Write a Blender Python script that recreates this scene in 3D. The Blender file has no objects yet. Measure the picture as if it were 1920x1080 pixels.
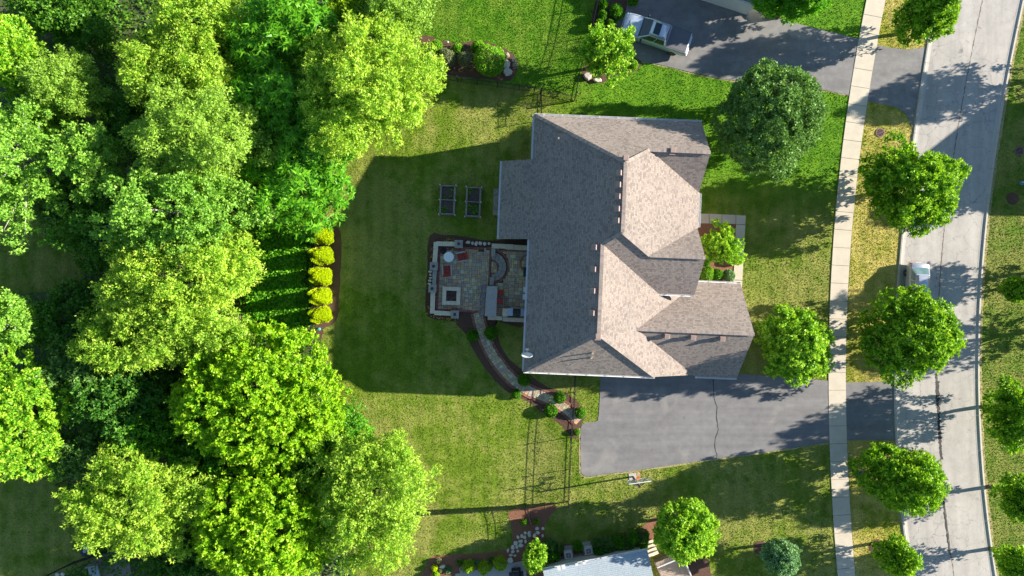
import bpy, bmesh, math, random
import numpy as np
from mathutils import Vector, Matrix

# ------------------------------------------------------------------ camera, sky, sun, exposure
SC = bpy.context.scene
COL = SC.collection
H_CAM = 59.0                       # drone height, metres
F_PX = 1280.0                      # focal length in photo pixels (1920 wide)
G = H_CAM / F_PX                   # metres per photo pixel on the ground
cam_data = bpy.data.cameras.new('camera'); cam = bpy.data.objects.new('camera', cam_data); COL.objects.link(cam)
cam.location = (0, 0, H_CAM); cam.rotation_euler = (0, 0, 0)
cam_data.sensor_width = 36; cam_data.lens = 36 * F_PX / 1920
cam_data.clip_start = 0.5; cam_data.clip_end = 2000
SC.camera = cam
SUN_EL = math.radians(21.2)
SUN_AZ = math.radians(9.5)         # above the picture's right-hand side
sun_dir = Vector((math.cos(SUN_EL) * math.cos(SUN_AZ), math.cos(SUN_EL) * math.sin(SUN_AZ), math.sin(SUN_EL)))
w = bpy.data.worlds.new('World'); SC.world = w; w.use_nodes = True
wn = w.node_tree.nodes; wl = w.node_tree.links
bg = wn.get('Background') or wn.new('ShaderNodeBackground')
sky = wn.new('ShaderNodeTexSky'); sky.sky_type = 'NISHITA'; sky.sun_disc = False
sky.sun_elevation = SUN_EL; sky.sun_rotation = math.radians(90) - SUN_AZ
sky.air_density = 1.1; sky.dust_density = 0.1; sky.ozone_density = 2.5
wl.new(sky.outputs[0], bg.inputs[0]); bg.inputs[1].default_value = 0.072
out = wn.get('World Output') or wn.new('ShaderNodeOutputWorld'); wl.new(bg.outputs[0], out.inputs[0])
sd = bpy.data.lights.new('sun', 'SUN'); sd.energy = 5.0; sd.angle = math.radians(0.55); sd.color = (1.0, 0.915, 0.79)
so = bpy.data.objects.new('sun', sd); COL.objects.link(so); so.location = (60, 10, 40)
so.rotation_euler = sun_dir.to_track_quat('Z', 'Y').to_euler()
SC.view_settings.view_transform = 'Standard'; SC.view_settings.look = 'None'
SC.view_settings.exposure = 1.52; SC.view_settings.gamma = 1.0; SC.view_settings.use_curve_mapping = False
SC.render.engine = 'CYCLES'
SC.cycles.max_bounces = 6; SC.cycles.diffuse_bounces = 3; SC.cycles.transmission_bounces = 3
SC.cycles.glossy_bounces = 2; SC.cycles.transparent_max_bounces = 6
SC.cycles.caustics_reflective = False; SC.cycles.caustics_refractive = False
R = math.radians

# ------------------------------------------------------------------ placing helpers
def g(px, py):                      # photo pixel -> metres on the ground
    return ((px - 960) * G, -(py - 540) * G)
def at(px, py, z):                  # photo pixel of something z metres up -> metres
    k = (H_CAM - z) / H_CAM
    return ((px - 960) * G * k, -(py - 540) * G * k)

# ------------------------------------------------------------------ materials
MATS = {}
def new_mat(name):
    m = bpy.data.materials.new(name); m.use_nodes = True
    nt = m.node_tree; b = nt.nodes['Principled BSDF']
    MATS[name] = m
    return m, nt, b
def nd(nt, typ, **kw):
    n = nt.nodes.new(typ)
    for k, v in kw.items(): setattr(n, k, v)
    return n
def pos_out(nt, world=False):
    if world:
        return nd(nt, 'ShaderNodeNewGeometry').outputs['Position']
    return nd(nt, 'ShaderNodeTexCoord').outputs['Object']
def noise(nt, vec, scale, detail=4, rough=0.6, dist=0.0):
    n = nd(nt, 'ShaderNodeTexNoise'); n.inputs['Scale'].default_value = scale
    n.inputs['Detail'].default_value = detail; n.inputs['Roughness'].default_value = rough
    n.inputs['Distortion'].default_value = dist
    nt.links.new(vec, n.inputs['Vector']); return n.outputs['Fac']
def ramp(nt, fac, stops, interp='LINEAR'):
    r = nd(nt, 'ShaderNodeValToRGB'); r.color_ramp.interpolation = interp
    els = r.color_ramp.elements
    while len(els) < len(stops): els.new(0.5)
    for e, (p, c) in zip(els, stops):
        e.position = p; e.color = (*c, 1) if len(c) == 3 else c
    nt.links.new(fac, r.inputs[0]); return r.outputs[0]
def mixc(nt, fac, a, b, mode='MIX'):
    m = nd(nt, 'ShaderNodeMix', data_type='RGBA', blend_type=mode)
    for sock, v in ((m.inputs[0], fac), (m.inputs[6], a), (m.inputs[7], b)):
        if hasattr(v, 'links') or hasattr(v, 'is_linked'): nt.links.new(v, sock)
        elif isinstance(v, (int, float)): sock.default_value = v
        else: sock.default_value = (*v, 1)
    return m.outputs[2]
def mth(nt, op, a, b=None, c=None):
    m = nd(nt, 'ShaderNodeMath', operation=op)
    for i, v in enumerate((a, b, c)):
        if v is None: continue
        if isinstance(v, (int, float)): m.inputs[i].default_value = v
        else: nt.links.new(v, m.inputs[i])
    return m.outputs[0]
def add_bump(nt, b, height, strength=0.5, dist=0.02):
    n = nd(nt, 'ShaderNodeBump'); n.inputs['Strength'].default_value = strength; n.inputs['Distance'].default_value = dist
    nt.links.new(height, n.inputs['Height']); nt.links.new(n.outputs[0], b.inputs['Normal'])
def simple(name, c1, c2=None, scale=6, rough=0.7, bump=0.0, bscale=None, metal=0.0, spec=0.4, island=0.0, world=False, coat=0.0):
    """two-tone procedural noise colour, optional per-piece tone and bump"""
    m, nt, b = new_mat(name)
    c2 = c2 or tuple(x * 0.75 for x in c1)
    v = pos_out(nt, world)
    f = noise(nt, v, scale, 5, 0.65)
    col = ramp(nt, f, [(0.3, c2), (0.7, c1)])
    if island:
        ri = nd(nt, 'ShaderNodeNewGeometry').outputs['Random Per Island']
        dk = ramp(nt, ri, [(0, (1 - island,) * 3), (1, (1 + island * 0.6,) * 3)])
        col = mixc(nt, 1.0, col, dk, 'MULTIPLY')
    nt.links.new(col, b.inputs['Base Color'])
    b.inputs['Roughness'].default_value = rough; b.inputs['Metallic'].default_value = metal
    b.inputs['Specular IOR Level'].default_value = spec
    if coat: b.inputs['Coat Weight'].default_value = coat
    if bump: add_bump(nt, b, noise(nt, v, bscale or scale * 4, 6, 0.7), bump, 0.03)
    return m

def leaf_mat(name, base, young=None, var=0.35, trans=0.38, gloss=0.12):
    """leaf colour varies leaf by leaf (random per island); thin blades let light through"""
    m, nt, b = new_mat(name)
    young = young or tuple(min(1, x * 1.6) for x in base)
    ri = nd(nt, 'ShaderNodeNewGeometry').outputs['Random Per Island']
    oi = nd(nt, 'ShaderNodeObjectInfo').outputs['Random']
    v = pos_out(nt)
    nz = noise(nt, v, 0.8, 3, 0.6)
    fac = mth(nt, 'ADD', mth(nt, 'MULTIPLY', ri, 0.55), mth(nt, 'MULTIPLY', nz, 0.6))
    dark = tuple(x * (1 - var) for x in base)
    col = ramp(nt, fac, [(0.2, dark), (0.52, base), (0.85, young)])
    tone = ramp(nt, oi, [(0, (0.9, 0.92, 0.9)), (1, (1.08, 1.05, 1.0))])
    col = mixc(nt, 1.0, col, tone, 'MULTIPLY')
    dif = nd(nt, 'ShaderNodeBsdfDiffuse'); tr = nd(nt, 'ShaderNodeBsdfTranslucent'); gl = nd(nt, 'ShaderNodeBsdfGlossy')
    gl.inputs['Roughness'].default_value = 0.45; gl.inputs['Color'].default_value = (0.6, 0.65, 0.55, 1)
    nt.links.new(col, dif.inputs[0])
    tcol = mixc(nt, 1.0, col, (1.35, 1.25, 0.55), 'MULTIPLY'); nt.links.new(tcol, tr.inputs[0])
    m1 = nd(nt, 'ShaderNodeMixShader'); m1.inputs[0].default_value = trans
    nt.links.new(dif.outputs[0], m1.inputs[1]); nt.links.new(tr.outputs[0], m1.inputs[2])
    m2 = nd(nt, 'ShaderNodeMixShader'); m2.inputs[0].default_value = gloss * 0.2
    nt.links.new(m1.outputs[0], m2.inputs[1]); nt.links.new(gl.outputs[0], m2.inputs[2])
    nt.links.new(m2.outputs[0], nt.nodes['Material Output'].inputs['Surface'])
    nt.nodes.remove(b)
    return m

def lawn_mat(name, green, light, dry, dryness=0.5, patch=0.5, lush=None):
    m, nt, b = new_mat(name)
    v = pos_out(nt, True)
    big = noise(nt, v, 0.13, 5, 0.62, 0.6); mid = noise(nt, v, 0.75, 5, 0.65); fine = noise(nt, v, 9.0, 4, 0.75)
    sep = nd(nt, 'ShaderNodeVectorMath', operation='MULTIPLY'); sep.inputs[1].default_value = (1.0, 0.18, 1.0)
    nt.links.new(v, sep.inputs[0])
    streak = noise(nt, sep.outputs[0], 2.2, 3, 0.6)
    col = ramp(nt, mid, [(0.32, green), (0.68, light)])
    dm = mth(nt, 'ADD', mth(nt, 'MULTIPLY', big, 1.2), mth(nt, 'MULTIPLY', mid, 0.7))
    dm = mth(nt, 'ADD', dm, mth(nt, 'MULTIPLY', streak, 0.25))
    dm = mth(nt, 'MULTIPLY', dm, 0.465); e0 = 0.5 + 0.2 * (0.5 - dryness)
    dmask = ramp(nt, dm, [(e0 - 0.05, (0, 0, 0)), (e0 + 0.06, (1, 1, 1))])
    col = mixc(nt, mth(nt, 'MULTIPLY', dmask, patch), col, dry)
    if lush:      # the watered side of the plot (top right) grows greener
        sx = nd(nt, 'ShaderNodeSeparateXYZ'); nt.links.new(v, sx.inputs[0])
        fx = ramp(nt, mth(nt, 'ADD', mth(nt, 'MULTIPLY', sx.outputs[0], 0.08), mth(nt, 'MULTIPLY', big, 0.6)), [(0.5, (0,) * 3), (0.9, (1,) * 3)])
        fy = ramp(nt, mth(nt, 'ADD', mth(nt, 'MULTIPLY', sx.outputs[1], 0.07), mth(nt, 'MULTIPLY', big, 0.6)), [(0.72, (0,) * 3), (1.0, (1,) * 3)])
        col = mixc(nt, mth(nt, 'MULTIPLY', fx, fy), col, ramp(nt, mid, [(0.32, lush[0]), (0.68, lush[1])]))
    wv_ = nd(nt, 'ShaderNodeTexWave', wave_type='BANDS', bands_direction='X'); wv_.inputs['Scale'].default_value = 0.28; wv_.inputs['Distortion'].default_value = 1.2; wv_.inputs['Detail'].default_value = 2; wv_.inputs['Detail Scale'].default_value = 0.6
    nt.links.new(v, wv_.inputs['Vector'])     # faint mowing passes
    col = mixc(nt, 1.0, col, ramp(nt, wv_.outputs['Fac'], [(0.2, (0.94, 0.95, 0.93)), (0.8, (1.06, 1.05, 1.05))]), 'MULTIPLY')
    fm = ramp(nt, fine, [(0.3, (0.62, 0.62, 0.62)), (0.7, (1.35, 1.35, 1.3))])
    col = mixc(nt, 1.0, col, fm, 'MULTIPLY')
    nt.links.new(col, b.inputs['Base Color'])
    b.inputs['Roughness'].default_value = 0.9; b.inputs['Specular IOR Level'].default_value = 0.15
    add_bump(nt, b, mth(nt, 'ADD', fine, noise(nt, v, 28, 3, 0.7)), 0.7, 0.05)
    return m

def shingle_mat(name, tones, row=0.15, tab=0.22):
    m, nt, b = new_mat(name)
    uv = nd(nt, 'ShaderNodeTexCoord').outputs['UV']
    br = nd(nt, 'ShaderNodeTexBrick'); nt.links.new(uv, br.inputs['Vector'])
    br.inputs['Scale'].default_value = 1.0; br.inputs['Brick Width'].default_value = tab; br.inputs['Row Height'].default_value = row
    br.inputs['Mortar Size'].default_value = 0.012; br.inputs['Mortar Smooth'].default_value = 0.3
    br.inputs['Color1'].default_value = (0, 0, 0, 1); br.inputs['Color2'].default_value = (1, 1, 1, 1); br.inputs['Mortar'].default_value = (0.0, 0.0, 0.0, 1)
    br.offset = 0.5; br.offset_frequency = 2; br.squash = 0.72; br.squash_frequency = 3
    col = ramp(nt, br.outputs['Color'], [(0.0, tones[0]), (0.35, tones[1]), (0.7, tones[2]), (1.0, tones[3])])
    v = pos_out(nt, True)
    w1 = noise(nt, v, 0.35, 4, 0.6); w2 = noise(nt, v, 22, 3, 0.7)
    col = mixc(nt, 1.0, col, ramp(nt, w1, [(0.3, (0.9, 0.9, 0.9)), (0.7, (1.08, 1.07, 1.05))]), 'MULTIPLY')
    col = mixc(nt, 1.0, col, ramp(nt, w2, [(0.3, (0.93, 0.93, 0.93)), (0.7, (1.06, 1.06, 1.06))]), 'MULTIPLY')
    # butt joints read as thin dark seams (gaps between tabs)
    sep = nd(nt, 'ShaderNodeSeparateXYZ'); nt.links.new(uv, sep.inputs[0])
    saw = mth(nt, 'FRACT', mth(nt, 'DIVIDE', sep.outputs[1], row))
    nt.links.new(col, b.inputs['Base Color']); b.inputs['Roughness'].default_value = 0.93; b.inputs['Specular IOR Level'].default_value = 0.2
    hgt = mth(nt, 'ADD', mth(nt, 'SUBTRACT', 1.0, saw), mth(nt, 'MULTIPLY', br.outputs['Color'], 0.6))
    add_bump(nt, b, hgt, 0.9, 0.02)
    return m

def paving_mat(name, c1, c2, crack=0.0, crack_scale=0.5, blotch=0.2, stain=None, crack_w=0.02, rough=0.85, tracks=None):
    m, nt, b = new_mat(name)
    v = pos_out(nt, True)
    base = ramp(nt, noise(nt, v, 0.35, 6, 0.6, 0.4), [(0.3, c2), (0.7, c1)])
    gr = noise(nt, v, 30, 3, 0.8)
    col = mixc(nt, 1.0, base, ramp(nt, gr, [(0.3, (0.86,) * 3), (0.7, (1.1,) * 3)]), 'MULTIPLY')
    col = mixc(nt, 1.0, col, ramp(nt, noise(nt, v, 1.7, 5, 0.65), [(0.3, (1 - blotch,) * 3), (0.7, (1 + blotch * 0.5,) * 3)]), 'MULTIPLY')
    if tracks:      # wheel tracks and drips drawn out along the way cars go
        tv = nd(nt, 'ShaderNodeVectorMath', operation='MULTIPLY'); tv.inputs[1].default_value = tracks; nt.links.new(v, tv.inputs[0])
        col = mixc(nt, 1.0, col, ramp(nt, noise(nt, tv.outputs[0], 1.0, 4, 0.6), [(0.32, (0.84,) * 3), (0.68, (1.10,) * 3)]), 'MULTIPLY')
        col = mixc(nt, ramp(nt, noise(nt, v, 1.3, 2, 0.5), [(0.70, (0,) * 3), (0.78, (0.5,) * 3)]), col, (0.06, 0.058, 0.058))
    if stain:
        col = mixc(nt, ramp(nt, noise(nt, v, 0.42, 3, 0.55, 0.5), [(0.58, (0, 0, 0)), (0.72, (0.65,) * 3)]), col, stain)
    if crack:
        wv = nd(nt, 'ShaderNodeVectorMath', operation='ADD')
        nz = nd(nt, 'ShaderNodeTexNoise'); nz.inputs['Scale'].default_value = 1.1; nz.inputs['Detail'].default_value = 6; nz.inputs['Roughness'].default_value = 0.7
        nt.links.new(v, nz.inputs['Vector'])
        sc_ = nd(nt, 'ShaderNodeVectorMath', operation='SCALE'); sc_.inputs['Scale'].default_value = 1.5
        nt.links.new(nz.outputs['Color'], sc_.inputs[0]); nt.links.new(v, wv.inputs[0]); nt.links.new(sc_.outputs[0], wv.inputs[1])
        vo = nd(nt, 'ShaderNodeTexVoronoi', feature='DISTANCE_TO_EDGE', voronoi_dimensions='2D'); vo.inputs['Scale'].default_value = crack_scale
        nt.links.new(wv.outputs[0], vo.inputs['Vector'])
        area = ramp(nt, noise(nt, v, 0.16, 3, 0.5), [(0.4, (0.25,) * 3), (0.58, (1,) * 3)])
        cm = ramp(nt, vo.outputs['Distance'], [(crack_w * 0.35, (1,) * 3), (crack_w, (0,) * 3)])
        col = mixc(nt, mth(nt, 'MULTIPLY', mth(nt, 'MULTIPLY', cm, area), crack), col, (0.045, 0.043, 0.042))
    nt.links.new(col, b.inputs['Base Color']); b.inputs['Roughness'].default_value = rough; b.inputs['Specular IOR Level'].default_value = 0.3
    add_bump(nt, b, gr, 0.25, 0.01)
    return m

def glass_mat(name, tint=(0.02, 0.03, 0.035), rough=0.06):
    m, nt, b = new_mat(name)
    v = pos_out(nt)
    nt.links.new(ramp(nt, noise(nt, v, 1.5, 3), [(0.3, tint), (0.8, tuple(x * 1.7 for x in tint))]), b.inputs['Base Color'])
    b.inputs['Roughness'].default_value = rough; b.inputs['Specular IOR Level'].default_value = 0.45
    return m

# ------------------------------------------------------------------ mesh building
class MB:
    def __init__(s): s.v = []; s.f = []; s.mi = []; s.M = Matrix.Identity(4)
    def add(s, vs, fs, mi=0):
        o = len(s.v)
        s.v += [tuple(s.M @ Vector(p)) for p in vs]; s.f += [tuple(i + o for i in f) for f in fs]; s.mi += [mi] * len(fs)
        return s
    def box(s, c, d, rz=0, mi=0, taper=1.0, ry=0, rx=0):
        x, y, z = d[0] / 2, d[1] / 2, d[2] / 2; t = taper
        vs = [(-x, -y, -z), (x, -y, -z), (x, y, -z), (-x, y, -z), (-x * t, -y * t, z), (x * t, -y * t, z), (x * t, y * t, z), (-x * t, y * t, z)]
        m = Matrix.Translation(c) @ Matrix.Rotation(rz, 4, 'Z') @ Matrix.Rotation(ry, 4, 'Y') @ Matrix.Rotation(rx, 4, 'X')
        return s.add([tuple(m @ Vector(p)) for p in vs], [(0, 3, 2, 1), (4, 5, 6, 7), (0, 1, 5, 4), (1, 2, 6, 5), (2, 3, 7, 6), (3, 0, 4, 7)], mi)
    def prism(s, poly, z0, z1, mi=0, inset=0.0):
        n = len(poly)
        if sum(poly[i][0] * poly[(i + 1) % n][1] - poly[(i + 1) % n][0] * poly[i][1] for i in range(n)) < 0: poly = poly[::-1]
        cx = sum(p[0] for p in poly) / n; cy = sum(p[1] for p in poly) / n; k = 1 - inset
        vs = [(x, y, z0) for x, y in poly] + [(cx + (x - cx) * k, cy + (y - cy) * k, z1) for x, y in poly]
        return s.add(vs, [tuple(range(n))[::-1], tuple(range(n, 2 * n))] + [(i, (i + 1) % n, n + (i + 1) % n, n + i) for i in range(n)], mi)
    def lathe(s, prof, c=(0, 0, 0), n=16, mi=0):
        vs, fs = [], []
        for r, z in prof:
            for i in range(n):
                a = 2 * math.pi * i / n; vs.append((c[0] + r * math.cos(a), c[1] + r * math.sin(a), c[2] + z))
        for j in range(len(prof) - 1):
            for i in range(n):
                k = (i + 1) % n; fs.append((j * n + i, j * n + k, (j + 1) * n + k, (j + 1) * n + i))
        fs.append(tuple(range(n))[::-1]); fs.append(tuple(range((len(prof) - 1) * n, len(prof) * n)))
        return s.add(vs, fs, mi)
    def tube(s, pts, rad, n=6, mi=0):
        pts = [Vector(p) for p in pts]; rad = rad if isinstance(rad, (list, tuple)) else [rad] * len(pts)
        vs, fs = [], []
        for i, p in enumerate(pts):
            d = (pts[min(i + 1, len(pts) - 1)] - pts[max(i - 1, 0)]).normalized()
            a = d.cross(Vector((0, 0, 1)) if abs(d.z) < 0.9 else Vector((1, 0, 0))).normalized(); b = d.cross(a)
            for k in range(n):
                t = 2 * math.pi * k / n; q = p + (a * math.cos(t) + b * math.sin(t)) * rad[i]; vs.append(tuple(q))
        for i in range(len(pts) - 1):
            for k in range(n):
                l = (k + 1) % n; fs.append((i * n + k, i * n + l, (i + 1) * n + l, (i + 1) * n + k))
        fs.append(tuple(range(n))); fs.append(tuple(range((len(pts) - 1) * n, len(pts) * n))[::-1])
        return s.add(vs, fs, mi)
    def sheet(s, poly, z, mi=0):
        n = len(poly)
        if sum(poly[i][0] * poly[(i + 1) % n][1] - poly[(i + 1) % n][0] * poly[i][1] for i in range(n)) < 0: poly = poly[::-1]
        return s.add([(x, y, z) for x, y in poly], [tuple(range(n))], mi)
    def mesh(s, name, mats, smooth=False):
        me = bpy.data.meshes.new(name); me.from_pydata(s.v, [], s.f)
        for m in (mats if isinstance(mats, (list, tuple)) else [mats]): me.materials.append(MATS[m])
        if len(set(s.mi)) > 1: me.polygons.foreach_set('material_index', s.mi)
        if smooth: me.polygons.foreach_set('use_smooth', [True] * len(me.polygons))
        me.update(); return me
    def build(s, name, mats, parent=None, smooth=False, bevel=0.0, loc=None, rz=0.0):
        o = bpy.data.objects.new(name, s.mesh(name, mats, smooth)); COL.objects.link(o)
        if parent: o.parent = parent
        if loc: o.location = loc
        if rz: o.rotation_euler = (0, 0, rz)
        if bevel:
            b = o.modifiers.new('bevel', 'BEVEL'); b.width = bevel; b.segments = 2; b.limit_method = 'ANGLE'
        return o

def thing(name, label, cat, loc=(0, 0, 0), rz=0.0, group=None):
    o = bpy.data.objects.new(name, None); COL.objects.link(o); o.empty_display_size = 0.2
    o.location = loc; o.rotation_euler = (0, 0, rz); o['label'] = label; o['category'] = cat
    if group: o['group'] = group
    return o
def tag(o, label, cat, group=None):
    o['label'] = label; o['category'] = cat
    if group: o['group'] = group
    return o
def struct(o, label=None):
    o['kind'] = 'structure'
    if label: o['label'] = label
    return o
def stuff(o, label=None, cat=None):
    o['kind'] = 'stuff'
    if label: o['label'] = label
    if cat: o['category'] = cat
    return o
def child(name, me, parent, loc=(0, 0, 0), rz=0.0, scale=None):
    o = bpy.data.objects.new(name, me); COL.objects.link(o); o.parent = parent; o.location = loc; o.rotation_euler = (0, 0, rz)
    if scale: o.scale = scale
    return o
def copy_tree(root, loc, rz, label, group=None):
    r = root.copy(); COL.objects.link(r); r.location = loc; r.rotation_euler = (0, 0, rz); r['label'] = label
    if group: r['group'] = group
    for ch in list(root.children):
        c = ch.copy(); COL.objects.link(c); c.parent = r
        for gg in ch.children:
            d = gg.copy(); COL.objects.link(d); d.parent = c
    return r

def smooth_closed(pts, n=6):
    P = [Vector((*p, 0)) for p in pts]; L = len(P); outp = []
    for i in range(L):
        a, b, c, d = P[i - 1], P[i], P[(i + 1) % L], P[(i + 2) % L]
        for j in range(n):
            t = j / n
            q = 0.5 * ((2 * b) + (-a + c) * t + (2 * a - 5 * b + 4 * c - d) * t * t + (-a + 3 * b - 3 * c + d) * t ** 3)
            outp.append((q.x, q.y))
    return outp
def smooth_open(pts, n=6):
    P = [Vector((*p, 0)) for p in pts]; P = [2 * P[0] - P[1]] + P + [2 * P[-1] - P[-2]]; outp = []
    for i in range(1, len(P) - 2):
        a, b, c, d = P[i - 1:i + 3]
        for j in range(n):
            t = j / n
            q = 0.5 * ((2 * b) + (-a + c) * t + (2 * a - 5 * b + 4 * c - d) * t * t + (-a + 3 * b - 3 * c + d) * t ** 3)
            outp.append((q.x, q.y))
    outp.append((P[-2].x, P[-2].y)); return outp
def rough_edge(poly, step=0.25, amp=0.05, seed=1):
    rnd = random.Random(seed); outp = []
    for i in range(len(poly)):
        a = Vector((*poly[i], 0)); b = Vector((*poly[(i + 1) % len(poly)], 0)); d = b - a
        if d.length < 1e-6: continue
        nrm = Vector((-d.y, d.x, 0)).normalized(); k = max(1, int(d.length / step))
        for j in range(k):
            q = a + d * (j / k) + nrm * rnd.uniform(-amp, amp); outp.append((q.x, q.y))
    return outp
def offset_line(pts, d):
    outp = []
    for i, p in enumerate(pts):
        a = Vector(pts[max(i - 1, 0)]); b = Vector(pts[min(i + 1, len(pts) - 1)]); t = (b - a).normalized()
        outp.append((p[0] - t.y * d, p[1] + t.x * d))
    return outp
def inside(poly, X, Y):
    res = np.zeros(X.shape, bool); n = len(poly); j = n - 1
    for i in range(n):
        xi, yi = poly[i]; xj, yj = poly[j]
        if yi != yj:
            c = ((yi > Y) != (yj > Y)) & (X < (xj - xi) * (Y - yi) / (yj - yi) + xi); res ^= c
        j = i
    return res
def gp(pts): return [g(*p) for p in pts]

def quads_mesh(name, V, mat):           # V: (n,4,3) array of loose quads
    n = len(V); me = bpy.data.meshes.new(name)
    me.vertices.add(n * 4); me.vertices.foreach_set('co', V.reshape(-1).astype(np.float32))
    me.loops.add(n * 4); me.loops.foreach_set('vertex_index', np.arange(n * 4, dtype=np.int32))
    me.polygons.add(n); me.polygons.foreach_set('loop_start', np.arange(0, n * 4, 4, dtype=np.int32))
    me.materials.append(MATS[mat]); me.update(calc_edges=True); return me

# ------------------------------------------------------------------ palette
simple('bark', (0.16, 0.12, 0.09), (0.08, 0.06, 0.045), 9, 0.95, 0.6, 20)
simple('pale_bark', (0.42, 0.40, 0.36), (0.24, 0.22, 0.19), 7, 0.9, 0.5, 18)
simple('mulch', (0.16, 0.085, 0.055), (0.055, 0.03, 0.022), 14, 0.95, 0.9, 30, world=True)
simple('red_mulch', (0.33, 0.15, 0.085), (0.14, 0.065, 0.04), 14, 0.95, 0.9, 30, world=True)
simple('soil', (0.13, 0.10, 0.08), (0.05, 0.038, 0.03), 9, 0.95, 0.8, 25)
simple('woodland_floor', (0.11, 0.10, 0.05), (0.05, 0.11, 0.022), 0.9, 0.95, 0.9, 8, world=True)
simple('fence_metal', (0.012, 0.013, 0.014), (0.02, 0.02, 0.021), 8, 0.45, 0.05, 30, spec=0.5)
simple('grey_wood', (0.30, 0.27, 0.24), (0.17, 0.15, 0.13), 7, 0.85, 0.3, 30)
simple('white_metal', (0.80, 0.80, 0.79), (0.68, 0.68, 0.67), 3, 0.45, 0.05, 20)
simple('vinyl_white', (0.62, 0.62, 0.63), (0.5, 0.5, 0.52), 3, 0.5)
simple('siding', (0.52, 0.47, 0.40), (0.46, 0.41, 0.35), 2, 0.8, 0.15, 6)
simple('vent_metal', (0.34, 0.25, 0.22), (0.26, 0.19, 0.165), 4, 0.6)
simple('ridge_cap', (0.33, 0.275, 0.24), (0.22, 0.185, 0.16), 5, 0.93, 0.4, 12, island=0.18)
simple('limestone', (0.72, 0.63, 0.48), (0.60, 0.51, 0.38), 3, 0.85, 0.3, 14, island=0.10)
simple('grey_stone', (0.42, 0.395, 0.35), (0.31, 0.29, 0.26), 4, 0.85, 0.3, 14, island=0.12)
simple('wall_block', (0.34, 0.29, 0.23), (0.22, 0.185, 0.15), 6, 0.9, 0.5, 14, island=0.2)
simple('white_rock', (0.74, 0.69, 0.61), (0.56, 0.51, 0.44), 5, 0.85, 0.5, 12)
simple('boulder_rock', (0.60, 0.54, 0.47), (0.38, 0.33, 0.29), 2.5, 0.85, 0.6, 7)
simple('red_brick', (0.36, 0.15, 0.105), (0.23, 0.095, 0.07), 5, 0.9, 0.3, 20, island=0.25)
simple('concrete_slab', (0.56, 0.50, 0.40), (0.47, 0.42, 0.335), 1.1, 0.85, 0.15, 25, world=True)
simple('kerb_concrete', (0.46, 0.435, 0.39), (0.38, 0.355, 0.32), 1.0, 0.85, 0.2, 22, world=True)
simple('black_plastic', (0.02, 0.02, 0.022), (0.032, 0.032, 0.034), 5, 0.5)
simple('black_iron', (0.025, 0.026, 0.028), (0.045, 0.045, 0.045), 6, 0.55, 0.2, 25)
simple('red_fabric', (0.42, 0.055, 0.045), (0.30, 0.035, 0.03), 9, 0.9, 0.2, 40, island=0.12)
simple('grey_resin', (0.42, 0.40, 0.41), (0.34, 0.32, 0.33), 4, 0.6)
simple('mauve_fabric', (0.36, 0.30, 0.32), (0.28, 0.23, 0.25), 8, 0.9, 0.2, 40)
simple('white_paint', (0.80, 0.80, 0.78), (0.72, 0.72, 0.70), 4, 0.45)
simple('granite', (0.62, 0.59, 0.54), (0.20, 0.18, 0.17), 30, 0.25, 0.0)
simple('lava_rock', (0.17, 0.09, 0.08), (0.05, 0.03, 0.03), 9, 0.9, 0.5, 20, island=0.5)
simple('stainless', (0.55, 0.57, 0.60), (0.45, 0.47, 0.50), 3, 0.28, metal=0.9)
simple('tyre_rubber', (0.018, 0.018, 0.018), (0.03, 0.03, 0.03), 8, 0.85)
simple('rim_metal', (0.45, 0.46, 0.47), (0.35, 0.36, 0.37), 5, 0.3, metal=0.9)
simple('truck_paint', (0.46, 0.53, 0.62), (0.42, 0.49, 0.58), 2, 0.28, metal=0.25, coat=0.6)
simple('silver_paint', (0.42, 0.44, 0.52), (0.39, 0.41, 0.49), 2, 0.3, metal=0.35, coat=0.6)
simple('tonneau', (0.13, 0.13, 0.145), (0.11, 0.11, 0.125), 5, 0.6, 0.1, 30)
simple('red_lens', (0.45, 0.02, 0.02), (0.3, 0.012, 0.012), 6, 0.2)
simple('clear_lens', (0.7, 0.72, 0.74), (0.6, 0.62, 0.64), 6, 0.15)
simple('orange_metal', (0.75, 0.13, 0.04), (0.6, 0.10, 0.03), 6, 0.45)
simple('net_cord', (0.78, 0.76, 0.70), (0.66, 0.64, 0.60), 9, 0.8)
simple('tar_seal', (0.025, 0.024, 0.024), (0.05, 0.045, 0.04), 6, 0.7, world=True)
simple('joint_dirt', (0.22, 0.16, 0.13), (0.10, 0.085, 0.075), 3, 0.9, world=True)
simple('dry_edge', (0.46, 0.38, 0.19), (0.24, 0.22, 0.08), 5, 0.95, 0.8, 18, world=True)
simple('roof_grey_metal', (0.34, 0.41, 0.45), (0.30, 0.365, 0.405), 2, 0.7)
simple('deck_board', (0.50, 0.40, 0.32), (0.40, 0.31, 0.245), 5, 0.8, 0.2, 25, island=0.12)
simple('hydrant_blue', (0.10, 0.27, 0.55), (0.075, 0.21, 0.45), 6, 0.5)
simple('teal_plastic', (0.10, 0.42, 0.42), (0.08, 0.34, 0.34), 6, 0.5)
simple('grate_iron', (0.22, 0.13, 0.11), (0.12, 0.08, 0.075), 9, 0.8, 0.3, 20)
simple('ac_metal', (0.50, 0.48, 0.42), (0.43, 0.41, 0.36), 4, 0.6)
simple('dead_branch', (0.33, 0.24, 0.17), (0.22, 0.16, 0.11), 7, 0.9)
glass_mat('dark_glass', (0.018, 0.03, 0.035)); glass_mat('car_glass', (0.10, 0.17, 0.18), 0.08); glass_mat('window_glass', (0.03, 0.045, 0.055), 0.05)
shingle_mat('tan_shingle', [(0.185, 0.155, 0.138), (0.262, 0.222, 0.198), (0.292, 0.248, 0.220), (0.318, 0.271, 0.240)])
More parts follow.
